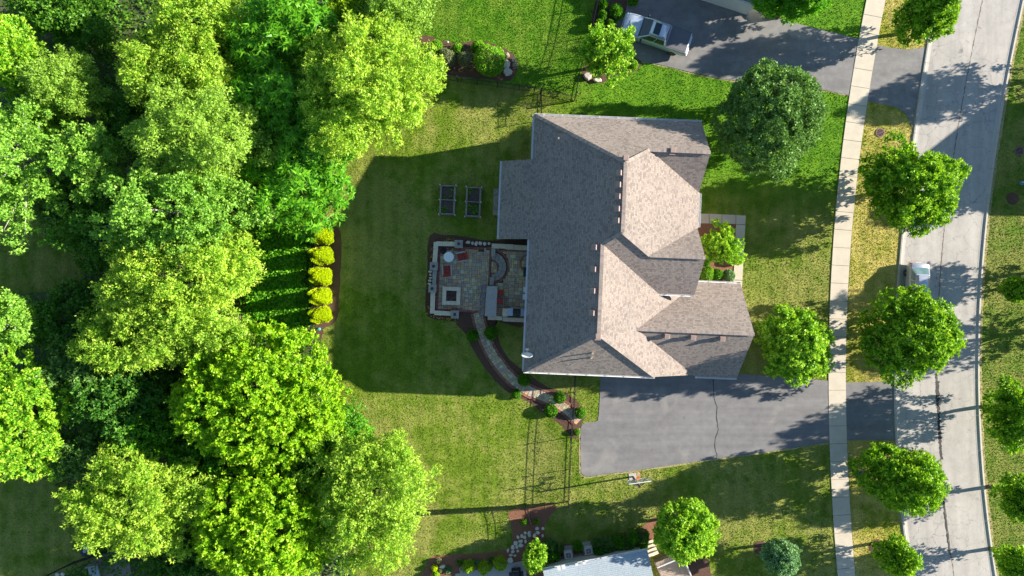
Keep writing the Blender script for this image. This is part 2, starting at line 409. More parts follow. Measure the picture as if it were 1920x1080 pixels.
shingle_mat('grey_shingle', [(0.33, 0.39, 0.43), (0.36, 0.42, 0.46), (0.37, 0.43, 0.47), (0.385, 0.445, 0.485)])
paving_mat('asphalt', (0.212, 0.207, 0.206), (0.175, 0.171, 0.173), blotch=0.16, stain=(0.27, 0.256, 0.236), rough=0.8, tracks=(0.10, 1.3, 1.0))
paving_mat('old_asphalt', (0.235, 0.228, 0.222), (0.19, 0.185, 0.184), blotch=0.18, stain=(0.29, 0.28, 0.265), crack=0.35, crack_scale=0.28, crack_w=0.008, tracks=(0.3, 1.2, 1.0))
paving_mat('road_concrete', (0.44, 0.412, 0.378), (0.37, 0.348, 0.32), crack=0.8, crack_scale=0.72, blotch=0.10, crack_w=0.013, tracks=(0.9, 0.07, 1.0))
lawn_mat('lawn_far', (0.085, 0.175, 0.012), (0.150, 0.240, 0.022), (0.29, 0.28, 0.08), 0.5, 0.6)
lawn_mat('lawn_own', (0.110, 0.185, 0.014), (0.190, 0.270, 0.025), (0.35, 0.32, 0.105), 0.52, 0.55, ((0.07, 0.205, 0.008), (0.145, 0.30, 0.016)))
lawn_mat('lawn_lush', (0.07, 0.205, 0.008), (0.145, 0.30, 0.016), (0.24, 0.31, 0.05), 0.45, 0.35)
lawn_mat('lawn_verge', (0.19, 0.24, 0.020), (0.35, 0.34, 0.045), (0.55, 0.45, 0.15), 0.6, 0.7)
# foliage
leaf_mat('leaf_linden', (0.095, 0.225, 0.042), (0.200, 0.360, 0.090), 0.35, 0.25)
leaf_mat('leaf_street', (0.085, 0.270, 0.010), (0.200, 0.420, 0.018), 0.40, 0.35)
leaf_mat('leaf_street_tip', (0.220, 0.450, 0.015), (0.38, 0.58, 0.030), 0.35, 0.38)
leaf_mat('leaf_maple', (0.190, 0.480, 0.010), (0.36, 0.60, 0.020), 0.40, 0.40)
leaf_mat('leaf_maple_tip', (0.360, 0.620, 0.016), (0.52, 0.70, 0.035), 0.30, 0.40)
leaf_mat('leaf_bright', (0.150, 0.410, 0.018), (0.32, 0.57, 0.045), 0.40, 0.38)
leaf_mat('leaf_bright_tip', (0.330, 0.590, 0.030), (0.50, 0.70, 0.07), 0.30, 0.38)
leaf_mat('leaf_willow', (0.230, 0.460, 0.028), (0.40, 0.62, 0.060), 0.35, 0.40)
leaf_mat('leaf_willow_tip', (0.400, 0.600, 0.050), (0.55, 0.70, 0.10), 0.30, 0.40)
leaf_mat('leaf_poplar', (0.190, 0.430, 0.042), (0.37, 0.61, 0.100), 0.40, 0.35)
leaf_mat('leaf_walnut', (0.105, 0.360, 0.014), (0.23, 0.54, 0.025), 0.45, 0.35)
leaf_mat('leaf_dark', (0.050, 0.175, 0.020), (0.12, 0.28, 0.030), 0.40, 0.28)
leaf_mat('leaf_olive', (0.215, 0.410, 0.042), (0.37, 0.56, 0.080), 0.35, 0.35)
leaf_mat('leaf_gold', (0.47, 0.64, 0.008), (0.64, 0.76, 0.020), 0.30, 0.30)
leaf_mat('leaf_yellow', (0.290, 0.500, 0.018), (0.46, 0.64, 0.035), 0.35, 0.38)
leaf_mat('leaf_box', (0.075, 0.270, 0.012), (0.18, 0.43, 0.020), 0.40, 0.25)
leaf_mat('leaf_silver', (0.19, 0.24, 0.12), (0.34, 0.37, 0.19), 0.40, 0.25)
leaf_mat('leaf_blue', (0.14, 0.31, 0.13), (0.27, 0.46, 0.21), 0.35, 0.28)
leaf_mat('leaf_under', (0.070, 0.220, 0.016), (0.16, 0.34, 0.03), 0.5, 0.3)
leaf_mat('petal_white', (0.6, 0.62, 0.6), (0.8, 0.8, 0.8), 0.2, 0.3)
leaf_mat('petal_yellow', (0.65, 0.50, 0.02), (0.8, 0.65, 0.05), 0.2, 0.3)

# ================================================================== THE SETTING
NOGRASS = []                        # outlines (metres) where no grass grows
def sheet_struct(name, poly, z, mat, label=None, hard=True):
    o = MB().sheet(poly, z).build(name, mat); struct(o, label)
    if hard: NOGRASS.append(poly)
    return o

ground = MB().sheet([(-400, -400), (400, -400), (400, 400), (-400, 400)], 0).build('ground', 'lawn_own'); struct(ground)
lush_poly = gp([(770, -60), (1128, -60), (1111, 57), (1090, 130), (1081, 181), (1016, 165), (821, 143), (760, 128)])
lush2_poly = gp([(1090, 130), (1128, -60), (1700, -60), (1640, 5), (1592, 179), (1578, 300), (1460, 330), (1330, 235), (1316, 222), (1012, 205), (1017, 168), (1081, 183)])
far_poly = gp([(1930, -60), (2600, -60), (2600, 1300), (1890, 1300), (1866, 1076), (1852, 981), (1840, 841), (1836, 700), (1837, 552), (1856, 330), (1886, 159), (1921, 9)])
sheet_struct('neighbour_lawn', lush_poly, 0.004, 'lawn_lush', hard=False)
sheet_struct('far_lawn', far_poly, 0.004, 'lawn_far', hard=False)
wood_poly = rough_edge(smooth_closed(gp([(-900, -700), (640, -400), (770, -60), (640, 130), (622, 200), (612, 330), (600, 430), (590, 600), (597, 660), (616, 730), (612, 800), (640, 960), (660, 1100), (640, 1500), (-900, 1500)]), 5), 1.2, 0.18, 4)
sheet_struct('woodland_floor', wood_poly, 0.004, 'woodland_floor', hard=False)
glade_poly = smooth_closed(gp([(-200, 395), (60, 400), (150, 430), (160, 500), (110, 545), (-200, 540)]), 5)
glade2_poly = smooth_closed(gp([(-200, 880), (90, 885), (132, 930), (160, 1010), (190, 1040), (120, 1075), (60, 1110), (-200, 1130)]), 5)
sheet_struct('glade_lawn', glade_poly, 0.009, 'lawn_own', hard=False)
sheet_struct('corner_lawn', glade2_poly, 0.009, 'lawn_own', hard=False)

# ---- road, kerbs, pavement
RL = [(-80, 1766), (0, 1752), (76, 1740), (263, 1711), (437, 1691), (515, 1684), (711, 1677.5), (816, 1678), (981, 1692), (1076, 1706), (1180, 1724)]
RR = [(-80, 1936), (9, 1919.5), (159, 1885), (327, 1861), (456, 1846), (552, 1836.5), (700, 1835.5), (735, 1836.6), (841, 1840), (981, 1852), (1076, 1866.5), (1180, 1886)]
RC = [(-80, 1858), (9, 1841.5), (138, 1812.5), (281, 1791), (408, 1771.5), (552, 1761), (719, 1757), (841, 1763), (999, 1778.5), (1073, 1785.6), (1180, 1806)]
def edge(tab):
    ys = [t[0] for t in tab]; xs = [t[1] for t in tab]
    co = np.polyfit(np.array(ys) / 500 - 1, xs, 4)
    return lambda y: float(np.polyval(co, y / 500 - 1))
rl, rr, rc = edge(RL), edge(RR), edge(RC)
YS = np.linspace(-80, 1180, 64)
road_poly = gp([(rl(y), y) for y in YS] + [(rr(y), y) for y in YS[::-1]])
road = sheet_struct('road', road_poly, 0.012, 'road_concrete')
def ribbon(name, line, wid, z, mat, parent, jit=0.0, seed=3):
    rnd = random.Random(seed); L = offset_line(line, wid / 2); Rr = offset_line(line, -wid / 2); m = MB(); n = len(line)
    vs = []
    for a, b in zip(L, Rr):
        j = rnd.uniform(-jit, jit); vs += [(a[0] + j, a[1] + rnd.uniform(-jit, jit), z), (b[0] + rnd.uniform(-jit, jit), b[1] + j, z)]
    m.add(vs, [(2 * i, 2 * i + 1, 2 * i + 3, 2 * i + 2) for i in range(n - 1)])
    return m.build(name, mat, parent)
ribbon('centre_joint', gp([(rc(y), y) for y in np.linspace(-80, 1180, 400)]), 0.07, 0.016, 'joint_dirt', road, 0.035)
ribbon('tar_seal', gp([(rc(y) + 1, y) for y in np.linspace(715, 862, 60)]), 0.22, 0.020, 'tar_seal', road, 0.07, 5)
for k, (ya, yb) in enumerate([(700, 760), (905, 1040)]):
    ribbon('tar_seal', gp([(rc(y) - 2, y) for y in np.linspace(ya, yb, 40)]), 0.12, 0.0205 + 0.001 * k, 'tar_seal', road, 0.05, 8 + k)
def kerb_line(fn, side):
    ys = np.arange(-80, 1180, 66)
    for a, b in zip(ys[:-1], ys[1:]):
        m = MB(); pa = np.linspace(a + 0.35, b - 0.35, 4); vs, fs = [], []
        prof = [(-1.5, 0.0), (-0.5, 0.10), (2.5, 0.11), (4.0, 0.035), (9.0, 0.018), (9.2, 0.0)]
        for y in pa:
            for off, z in prof: q = g(fn(y) + side * off, y); vs.append((q[0], q[1], z))
        k = len(prof)
        for i in range(3):
            for j in range(k - 1): fs.append((i * k + j, (i + 1) * k + j, (i + 1) * k + j + 1, i * k + j + 1) if side < 0 else (i * k + j, i * k + j + 1, (i + 1) * k + j + 1, (i + 1) * k + j))
        m.add(vs, fs); m.build('kerb_stone', 'kerb_concrete', road)
kerb_line(rl, 1); kerb_line(rr, -1)
NOGRASS.append(gp([(rl(y) - 2, y) for y in YS] + [(rr(y) + 2, y) for y in YS[::-1]]))
# dry strip of soil and straw beside the kerbs
dry = MB()
for fn, s_, wd in ((rl, -1, 4), (rr, 1, 6)):
    line = gp([(fn(y) + s_ * 3.2, y) for y in np.linspace(-60, 1150, 120)]); rnd = random.Random(3)
    L = offset_line(line, G * wd / 2); Rr = offset_line(line, -G * wd / 2)
    dry.add([(q[0] + rnd.uniform(-.06, .06), q[1], 0.014) for pr in zip(L, Rr) for q in pr], [(2 * i, 2 * i + 1, 2 * i + 3, 2 * i + 2) for i in range(len(line) - 1)])

SL = [(-80, 1642), (6, 1624), (183, 1591), (324, 1575), (589, 1555), (723, 1553), (841, 1555), (1076, 1571), (1180, 1580)]
SR = [(-80, 1675), (1.5, 1659), (196, 1624), (318, 1609), (589, 1588), (723, 1585), (855, 1588.6), (1073, 1603), (1180, 1612)]
sl, sr = edge(SL), edge(SR)
walk = sheet_struct('pavement', gp([(sl(y), y) for y in YS] + [(sr(y), y) for y in YS[::-1]]), 0.022, 'joint_dirt')
rnd = random.Random(11)
y = -70.0
while y < 1160:
    y2 = y + 33.4
    def sp(yy, t):
        x = sl(yy) + (sr(yy) - sl(yy)) * t; slope = (sl(yy + 5) - sl(yy - 5)) / 10
        return g(x, yy - (t - 0.5) * (sr(yy) - sl(yy)) * slope)
    zt = 0.052 + rnd.uniform(-0.006, 0.008)
    MB().prism([sp(y + .3, 0), sp(y + .3, 1), sp(y2 - .3, 1), sp(y2 - .3, 0)], 0.0225, zt, inset=0.004).build('paving_slab', 'concrete_slab', walk)
    y = y2
verge_poly = gp([(sr(y) + 1, y) for y in YS] + [(rl(y) - 2, y) for y in YS[::-1]])
sheet_struct('verge_lawn', verge_poly, 0.006, 'lawn_verge', hard=False)

# ---- driveways and walks
drive1_poly = gp([(1125, 690), (1380, 700), (1554, 714), (1554, 829), (1450, 845), (1343, 860), (1199, 881), (1103, 892.5), (1096, 892), (1089.5, 887), (1088.6, 840), (1089, 803), (1091, 796), (1097, 792.5), (1116, 791), (1121, 788), (1123, 774), (1125, 735)])
drive1 = sheet_struct('driveway', drive1_poly, 0.026, 'asphalt')
apron1_poly = gp([(1584.5, 717), (1640, 716), (1662, 714), (1674, 708), (1679, 700), (1679, 826), (1640, 824.5), (1586, 826)])
apron1 = sheet_struct('driveway_apron', apron1_poly, 0.024, 'asphalt')
crk = [(1337, 708), (1338, 730), (1338, 742), (1341, 755), (1344, 762), (1343, 778), (1345, 795), (1346, 808), (1342, 818), (1340, 830), (1341, 843), (1344, 852), (1343.5, 860)]
ribbon('driveway_crack', gp(smooth_open(crk, 4)), 0.07, 0.030, 'tar_seal', drive1, 0.018, 3)
ribbon('driveway_crack', gp(smooth_open([(1344, 853), (1339, 855), (1335, 858)], 4)), 0.03, 0.0305, 'tar_seal', drive1, 0.01, 4)
drive2_poly = gp([(1190, -60), (1176, 5), (1172, 30), (1155, 42), (1152, 62), (1165, 85), (1184, 102), (1202, 115), (1235, 121), (1350, 148), (1470, 160), (1551, 170), (1592, 179), (1611, 73), (1493, 44), (1440, 30), (1400, 12), (1390, -60)])
drive2 = sheet_struct('neighbour_driveway', drive2_poly, 0.026, 'old_asphalt')
apron2_poly = gp([(1643, 84), (1672, 90), (1701, 93), (1722, 91), (1738, 87), (1710, 240), (1706, 226), (1698, 213), (1682, 202), (1655, 196), (1626, 190)])
sheet_struct('neighbour_apron', apron2_poly, 0.024, 'old_asphalt')
# straw-coloured lips along the driveways
for line, wd in (([(1554, 830.5), (1450, 846.5), (1343, 861.5), (1199, 882.5), (1103, 894.5), (1094, 893), (1087.5, 886), (1087, 840), (1087.5, 803)], 2.2),
                 ([(1098, 793.5), (1116, 792.5), (1122, 789), (1124, 774), (1126.5, 735), (1127, 700)], 2.0) ,
                 ([(1202, 116), (1235, 122.5), (1350, 149.5), (1470, 161.5), (1551, 171.5), (1591, 180)], 1.6)):
    pts = gp(smooth_open(line, 8)); rnd = random.Random(7)
    L = offset_line(pts, G * wd / 2); Rr = offset_line(pts, -G * wd / 2)
    dry.add([(q[0] + rnd.uniform(-.05, .05), q[1] + rnd.uniform(-.05, .05), 0.018) for pr in zip(L, Rr) for q in pr], [(2 * i, 2 * i + 1, 2 * i + 3, 2 * i + 2) for i in range(len(pts) - 1)])
stuff(dry.build('dry_grass_edge', 'dry_edge'), 'straw coloured dead grass along driveway and kerb edges', 'dry grass')
fw = struct(thing('front_walk', 'pale concrete walk bending to the front door', 'walk')); del fw['category']
for q in ([(1300, 400), (1329, 401), (1329, 419), (1300, 418.5)], [(1330, 401), (1353, 402), (1353, 419.5), (1330, 419)], [(1354, 402), (1379, 403.2), (1379, 420), (1354, 419.5)],
          [(1380, 403.3), (1398, 404.5), (1397.2, 421), (1380, 420.5)], [(1380, 421.5), (1397.1, 422), (1395.5, 455), (1378, 454.5)], [(1378, 455.5), (1395.4, 456), (1393.5, 490), (1376.5, 489.5)],
          [(1376.4, 490.5), (1393.4, 491), (1391.5, 525), (1375, 524.5)], [(1374.9, 525.5), (1391.4, 526), (1390, 558), (1373.5, 557.5)]):
    MB().prism(gp(q), 0.0, 0.06, inset=0.004).build('paving_slab', 'concrete_slab', fw); NOGRASS.append(gp(q))

# ---- mulch beds
def bed(name, pts, mat, label=None, z=0.012, seed=1, n=5):
    poly = rough_edge(smooth_closed(gp(pts), n), 0.3, 0.035, seed)
    o = sheet_struct(name, poly, z, mat, label); return o
Z1 = lambda x, y: (780 + x / 5.4, 420 + y / 5.4)
Z4 = lambda x, y: (780 + x / 3.1775, 580 + y / 3.1775)
Z6 = lambda x, y: (770 + x / 3.31, y / 3.31)
Z5 = lambda x, y: (780 + x / 3.31, 900 + y / 3.31)
bed('patio_bed', [Z1(140, 125), Z1(300, 108), Z1(520, 130), Z1(660, 160), Z1(840, 168), Z1(1150, 160), Z1(1150, 990), Z1(830, 980), Z4(470, 60), Z4(500, 200), Z4(560, 300), Z4(650, 370), Z4(780, 460), Z4(900, 500), Z4(985, 580), Z4(1012, 640), Z4(985, 680), Z4(975, 760), Z4(930, 760), Z4(900, 730), Z4(850, 680), Z4(760, 620), Z4(680, 560), Z4(600, 520), Z4(530, 480), Z4(440, 390), Z4(350, 260), Z4(300, 150), Z4(240, 90), Z1(400, 990), Z1(190, 965), Z1(105, 920), Z1(95, 800), Z1(110, 500)], 'mulch', z=0.011, seed=2, n=3)
bed('arborvitae_bed', [(600, 418), (620, 417), (634, 428), (640, 445), (639, 500), (636, 560), (634, 590), (624, 607), (606, 616), (590, 616), (588, 420)], 'mulch', seed=3)
bed('island_bed', [Z6(60, 220), Z6(140, 232), Z6(230, 262), Z6(310, 265), Z6(400, 252), Z6(480, 262), Z6(580, 300), Z6(650, 355), Z6(662, 420), Z6(640, 480), Z6(590, 505), Z6(440, 490), Z6(250, 475), Z6(120, 470), Z6(20, 440), Z6(20, 260)], 'mulch', seed=5)
bed('corner_bed', [Z6(1160, -10), Z6(1350, -10), Z6(1340, 60), Z6(1280, 110), Z6(1260, 150), Z6(1290, 210), Z6(1370, 340), Z6(1425, 375), Z6(1425, 410), Z6(1390, 445), Z6(1310, 460), Z6(1250, 480), Z6(1190, 515), Z6(1090, 510), Z6(1062, 470), Z6(1075, 400), Z6(1110, 250)], 'mulch', seed=6)
bed('entry_bed', [(1305, 419), (1379, 421), (1376, 480), (1373, 560), (1300, 560)], 'red_mulch', seed=7)
bed('side_path_bed', [Z5(575, 200), Z5(700, 165), Z5(870, 158), Z5(838, 220), Z5(805, 270), Z5(800, 330), Z5(830, 375), Z5(900, 395), Z5(1050, 385), Z5(1250, 335), Z5(1400, 290), Z5(1490, 230), Z5(1500, 330), Z5(1450, 420), Z5(1200, 560), Z5(700, 640), Z5(60, 640), Z5(62, 540), Z5(85, 485), Z5(150, 465), Z5(380, 455), Z5(510, 440), Z5(580, 415), Z5(600, 350), Z5(590, 270)], 'red_mulch', seed=8, n=4)
bed('deck_bed', [(1282, 1030), (1318, 1030), (1332, 1090), (1282, 1090)], 'mulch', z=0.0095, seed=9)
bed('back_strip_bed', [(588, 618), (606, 620), (600, 650), (604, 690), (618, 740), (640, 790), (612, 800), (598, 740), (586, 680)], 'mulch', z=0.010, seed=10)

# ================================================================== THE MAIN HOUSE
TH = -R(2.4)
house = thing('house', 'large two storey house with tan shingled hip and gable roofs', 'house', (0, 0, 0), TH)
def hp(U, V, z): return (U * G, -V * G, z)
def roof_slope(name, pts, mat, parent, thick=0.16):
    """a solid roof plane; UVs run along its courses in metres"""
    P = [Vector(p) for p in pts]
    n = Vector((0, 0, 0))
    for i in range(len(P)): n += P[i].cross(P[(i + 1) % len(P)])
    if n.z < 0: P = P[::-1]; n = -n
    n.normalize(); up = (Vector((0, 0, 1)) - n * n.z)
    up = up.normalized() if up.length > 1e-4 else Vector((0, 1, 0)); al = up.cross(n)
    k = len(P); me = bpy.data.meshes.new(name)
    vs = [tuple(p) for p in P] + [(p.x, p.y, p.z - thick) for p in P]
    me.from_pydata(vs, [], [tuple(range(k)), tuple(range(k, 2 * k))[::-1]] + [(i, k + i, k + (i + 1) % k, (i + 1) % k) for i in range(k)])
    me.materials.append(MATS[mat]); me.materials.append(MATS['vinyl_white'])
    uv = me.uv_layers.new(name='UVMap')
    for pl in me.polygons:
        if pl.index: pl.material_index = 1
        for li in pl.loop_indices:
            q = Vector(vs[me.loops[li].vertex_index]); uv.data[li].uv = (q.dot(al) + 40, q.dot(up) + 40)
    me.update(); o = bpy.data.objects.new(name, me); COL.objects.link(o); o.parent = parent; return o
R1n = hp(170.6, -205.3, 9.4); R1s = hp(170.6, -95, 9.4); R2n = hp(141.8, -76.5, 8.61); R2s = hp(141.8, 68.5, 8.61)
I1 = hp(212.6, -232, 8.22); I2 = hp(220.8, -62, 7.99); GI = hp(210.9, 60, 6.55)
E1 = hp(311, -232, 8.22); E2 = hp(311, -62, 7.99); GE = hp(407, 60, 6.55)
slopes = [
    [hp(26, -296, 5.4), R1n, R1s, R2n, R2s, hp(26, 141, 5.4), hp(26, -85, 5.4), hp(-27, -85, 3.94), hp(-27, -221, 3.94), hp(26, -221, 5.4)],
    [hp(26, 141, 5.4), R2s, hp(249.5, 141, 5.4)],
    [R2n, R2s, hp(249.5, 141, 5.4), hp(329, 141, 3.03), GI, hp(302.9, -3.5, 3.81), hp(255, -8, 5.24), hp(249.5, -1, 5.4)],
    [R2n, R1s, I2, E2, hp(311, -1, 5.4), hp(249.5, -1, 5.4)],
    [R1n, I1, hp(313, -175, 5.4), hp(313, -116, 5.4), I2, R1s],
    [hp(26, -296, 5.4), hp(311, -296, 5.4), E1, I1, R1n],
    [I1, E1, hp(311, -175, 5.42)],
    [I2, E2, hp(311, -116, 5.42)],
    [GI, GE, hp(407, -24.7, 2.9), hp(304, -24.7, 2.9), hp(304, -3.5, 3.81)],
    [GI, GE, hp(407, 143.9, 2.9), hp(333.5, 143.9, 2.9), hp(329, 141, 3.03)],
    [hp(-14, -176, 3.1), hp(-40, -176, 2.7), hp(-40, -130, 2.7), hp(-14, -130, 3.1)],
]
for s_ in slopes: roof_slope('roof_slope', s_, 'tan_shingle', house)
def ridge(a, b, parent=house, mat='ridge_cap'):
    """overlapping ridge and hip caps, joined: too small to pick apart"""
    A, B = Vector(a), Vector(b); d = B - A; n = int(d.length / 0.2); m = MB()
    ang = math.atan2(d.y, d.x); pitch = -math.asin(d.z / d.length)
    for i in range(n):
        p = A + d * ((i + 0.5) / n); m.box((p.x, p.y, p.z + 0.012 + 0.006 * (i % 2)), (0.215, 0.26, 0.03), ang, 0, 1.0, pitch)
    return stuff(m.build('ridge_caps', mat, parent))
for a, b in ((R1n, R1s), (R2n, R2s), (hp(26, -296, 5.4), R1n), (hp(26, 141, 5.4), R2s), (hp(249.5, 141, 5.4), R2s), (I1, E1), (I2, E2), (GI, GE), (R1n, I1), (R1s, I2), (R1s, R2n)): ridge(a, b)
# gutters: a white trough with hangers
gut_hang = MB().box((0, 0, 0), (0.05, 0.15, 0.03)).mesh('gutter_hanger', 'vinyl_white')
def gutter(a, b, nx, ny, parent=house):
    A, B = Vector(a), Vector(b); d = (B - A); L = d.length; ang = math.atan2(d.y, d.x); m = MB()
    c = (A + B) / 2 + Vector((nx, ny, 0)) * 0.075
    o = MB(); o.box((0, -0.055, 0), (L, 0.014, 0.13)); o.box((0, 0.055, 0), (L, 0.014, 0.13)); o.box((0, 0, -0.06), (L, 0.10, 0.012))
    o.box((-L / 2 + .008, 0, 0), (0.012, 0.098, 0.118)); o.box((L / 2 - .008, 0, 0), (0.012, 0.098, 0.118))
    gt = o.build('gutter', 'white_metal', parent); gt.location = (c.x, c.y, c.z - 0.06); gt.rotation_euler = (0, 0, ang)
    k = int(L / 1.4)
    for i in range(k): child('gutter_hanger', gut_hang, gt, (-L / 2 + (i + 0.5) * L / k, 0, 0.045))
gutter(hp(26, -296, 5.4), hp(26, -221.5, 5.4), -1, 0); gutter(hp(26, -84, 5.4), hp(26, 141, 5.4), -1, 0)
gutter(hp(-27, -221, 3.94), hp(-27, -85, 3.94), -1, 0); gutter(hp(26, -296, 5.4), hp(311, -296, 5.4), 0, 1)
gutter(hp(26, 141, 5.4), hp(249.5, 141, 5.4), 0, -1); gutter(hp(249.5, -1, 5.4), hp(311, -1, 5.4), 0, -1)
gutter(hp(304, -24.7, 2.9), hp(407, -24.7, 2.9), 0, 1); gutter(hp(333.5, 143.9, 2.9), hp(407, 143.9, 2.9), 0, -1)
gutter(hp(313, -174, 5.4), hp(313, -117, 5.4), 1, 0)
# walls with windows and doors
def hbox(name, U0, U1, V0, V1, z0, z1, mat='siding'):
    a = hp(U0, V0, 0); b = hp(U1, V1, 0)
    return MB().box(((a[0] + b[0]) / 2, (a[1] + b[1]) / 2, (z0 + z1) / 2), (abs(b[0] - a[0]), abs(b[1] - a[1]), z1 - z0)).build(name, mat, house)
hbox('wall', 34, 303, -288, -9, 0, 5.22); hbox('wall', 34.1, 241, -9, 133, 0, 5.22); hbox('wall', -19, 34, -213, -93, 0, 3.85)
hbox('wall', 303.1, 397, -17, 136, 0, 2.78); hbox('wall', 241.1, 303, -8.9, 133.1, 0, 3.3)
hbox('bay_wall', -36, -19.1, -172, -134, 0.3, 2.62)
def gable(U, V0, V1, zb, Vr, zr, t=0.2):
    a, b, c = hp(U, V0, zb), hp(U, V1, zb), hp(U, Vr, zr)
    m = MB(); vs = [a, b, c] + [(p[0] - t, p[1], p[2]) for p in (a, b, c)]
    m.add(vs, [(0, 1, 2), (5, 4, 3), (0, 3, 4, 1), (1, 4, 5, 2), (2, 5, 3, 0)]); m.build('gable_wall', 'siding', house)
gable(302.9, -287, -180, 5.2, -232, 7.75); gable(302.9, -112, -9, 5.2, -62, 7.55); gable(396.9, -17, 136, 2.78, 60, 6.15)
def opening(name, U, V, zc, wid, hgt, face, glass='window_glass', bars=True):
    """window or door: frame with a recessed pane and bars"""
    p = hp(U, V, zc); o = thing(name, '', ''); del o['label']; del o['category']; o.parent = house; o.location = p
    o.rotation_euler = (0, 0, {'L': math.pi / 2, 'R': -math.pi / 2, 'D': math.pi, 'U': 0}[face])
    m = MB()
    for sx in (-1, 1): m.box((sx * (wid / 2 - 0.04), 0.03, 0), (0.09, 0.06, hgt))
    for sz in (-1, 1): m.box((0, 0.03, sz * (hgt / 2 - 0.04)), (wid - 0.18, 0.06, 0.09))
    m.build('frame', 'white_paint', o)
    MB().box((0, 0.015, 0), (wid - 0.16, 0.02, hgt - 0.16)).build('pane', glass, o)
    if bars: MB().box((0, 0.035, 0), (wid - 0.18, 0.02, 0.05)).build('glazing_bar', 'white_paint', o)
for V in (-265, -40, 40, 100): opening('window', 34, V, 3.9, 1.2, 1.4, 'L')
for V in (60, 105): opening('window', 34, V, 1.5, 1.2, 1.4, 'L')
opening('patio_door', 34, -60, 1.1, 1.9, 2.1, 'L'); opening('patio_door', 34, 0, 1.1, 1.9, 2.1, 'L')
opening('window', -19, -195, 1.7, 1.2, 1.6, 'L'); opening('window', -19, -108, 1.7, 1.2, 1.6, 'L')
for V in (-232, -62): opening('window', 303, V, 3.9, 1.9, 1.4, 'R'); opening('window', 303, V, 1.6, 1.9, 1.6, 'R')
opening('front_door', 303, -145, 1.1, 1.1, 2.15, 'R', 'vent_metal', False)
for U in (80, 180, 270): opening('window', U, -288, 3.9, 1.1, 1.3, 'U')
for U in (100, 190): opening('window', U, 133, 3.9, 1.1, 1.3, 'D')
opening('garage_door', 350, 136, 1.15, 3.0, 2.2, 'D', 'white_paint'); opening('garage_door', 272, 133.1, 1.15, 2.2, 2.2, 'D', 'white_paint')
opening('window', 397, 60, 1.6, 1.6, 1.2, 'R')
# roof vents, pipes, dish
def on_left(U): return 5.4 + 0.0276 * (U - 26)
vent_me = MB().box((0, 0, 0.02), (0.55, 0.46, 0.05)).box((0.02, 0, 0.15), (0.36, 0.36, 0.24), 0, 0, 0.9).box((0.02, 0, 0.295), (0.42, 0.42, 0.05), 0, 0, 0.85).mesh('roof_vent', 'vent_metal')
for px, py in ((1164.5, 325), (1163, 347), (1162, 369), (1161, 392), (1160, 414), (1118.5, 464), (1117, 505), (1115.5, 545.5), (1114, 587)):
    zz = 9.2 if py < 430 else 8.45; qx, qy = at(px - 2, py, zz)
    q = Matrix.Rotation(-TH, 4, 'Z') @ Vector((qx, qy, 0)); zz = on_left(q.x / G)
    o = child('roof_vent', vent_me, house, (q.x, q.y, zz)); o.rotation_euler = (0, -R(31), 0)
for px, py, zz in ((1253, 633, 6.35), (1302, 635.5, 6.35), (1357, 638, 6.35)):
    qx, qy = at(px - 3, py - 4, zz); q = Matrix.Rotation(-TH, 4, 'Z') @ Vector((qx, qy, 0)); zz = 6.55 - 0.0435 * (-q.y / G - 60)
    o = child('roof_vent', vent_me, house, (q.x, q.y, zz)); o.rotation_euler = (R(20), 0, 0)
for px, py, zz in ((1173, 297, 9.2), (1121, 631, 8.5), (1261, 283, 8.1)):
    qx, qy = at(px, py, zz); q = Matrix.Rotation(-TH, 4, 'Z') @ Vector((qx, qy, 0)); child('roof_vent', vent_me, house, (q.x, q.y, zz - 0.05), R(90))
pipe = MB().lathe([(0.13, 0), (0.09, 0.03), (0.055, 0.06), (0.055, 0.5), (0.038, 0.5), (0.038, 0.42)], n=10)
pipe_me = pipe.mesh('vent_pipe', 'limestone')
for px, py in ((1111, 661.5), (1110, 671)):
    qx, qy = at(px, py, 7.3); q = Matrix.Rotation(-TH, 4, 'Z') @ Vector((qx, qy, 0)); zz = 5.4 + 0.0443 * (141 + q.y / G)
    child('vent_pipe', pipe_me, house, (q.x, q.y, zz - 0.05))
qx, qy = at(1047, 260.5, 6.6); q = Matrix.Rotation(-TH, 4, 'Z') @ Vector((qx, qy, 0)); child('vent_pipe', pipe_me, house, (q.x, q.y, on_left(q.x / G) - 0.1))
qx, qy = at(988, 667, 5.7); dish = thing('satellite_dish', 'white satellite dish mounted on the roof corner above the curved path', 'satellite dish', (qx, qy, 5.55))
m = MB(); m.M = Matrix.Translation((0, 0, 0.56)) @ Matrix.Rotation(R(-66), 4, 'X') @ Matrix.Scale(0.85, 4) @ Matrix.Scale(1.1, 4, (1, 0, 0))
m.lathe([(0.02, 0.0), (0.2, 0.02), (0.38, 0.07), (0.5, 0.13), (0.5, 0.145), (0.38, 0.09), (0.2, 0.04), (0.02, 0.02)], n=24); m.build('reflector', 'white_paint', dish, True)
MB().tube([(0, -0.02, 0), (0, -0.02, 0.35), (0, -0.06, 0.6)], 0.03).build('mast', 'grey_resin', dish)
MB().tube([(0, 0.0, 0.3), (0, 0.35, 0.35), (0, 0.55, 0.72)], 0.018).build('feed_arm', 'white_paint', dish)
MB().box((0, 0.56, 0.76), (0.24, 0.1, 0.1)).build('receiver', 'white_paint', dish, bevel=0.02)
MB().tube([(0.0, -0.02, 0.3), (0.35, -0.25, 0.12)], 0.012).build('stay', 'grey_resin', dish)

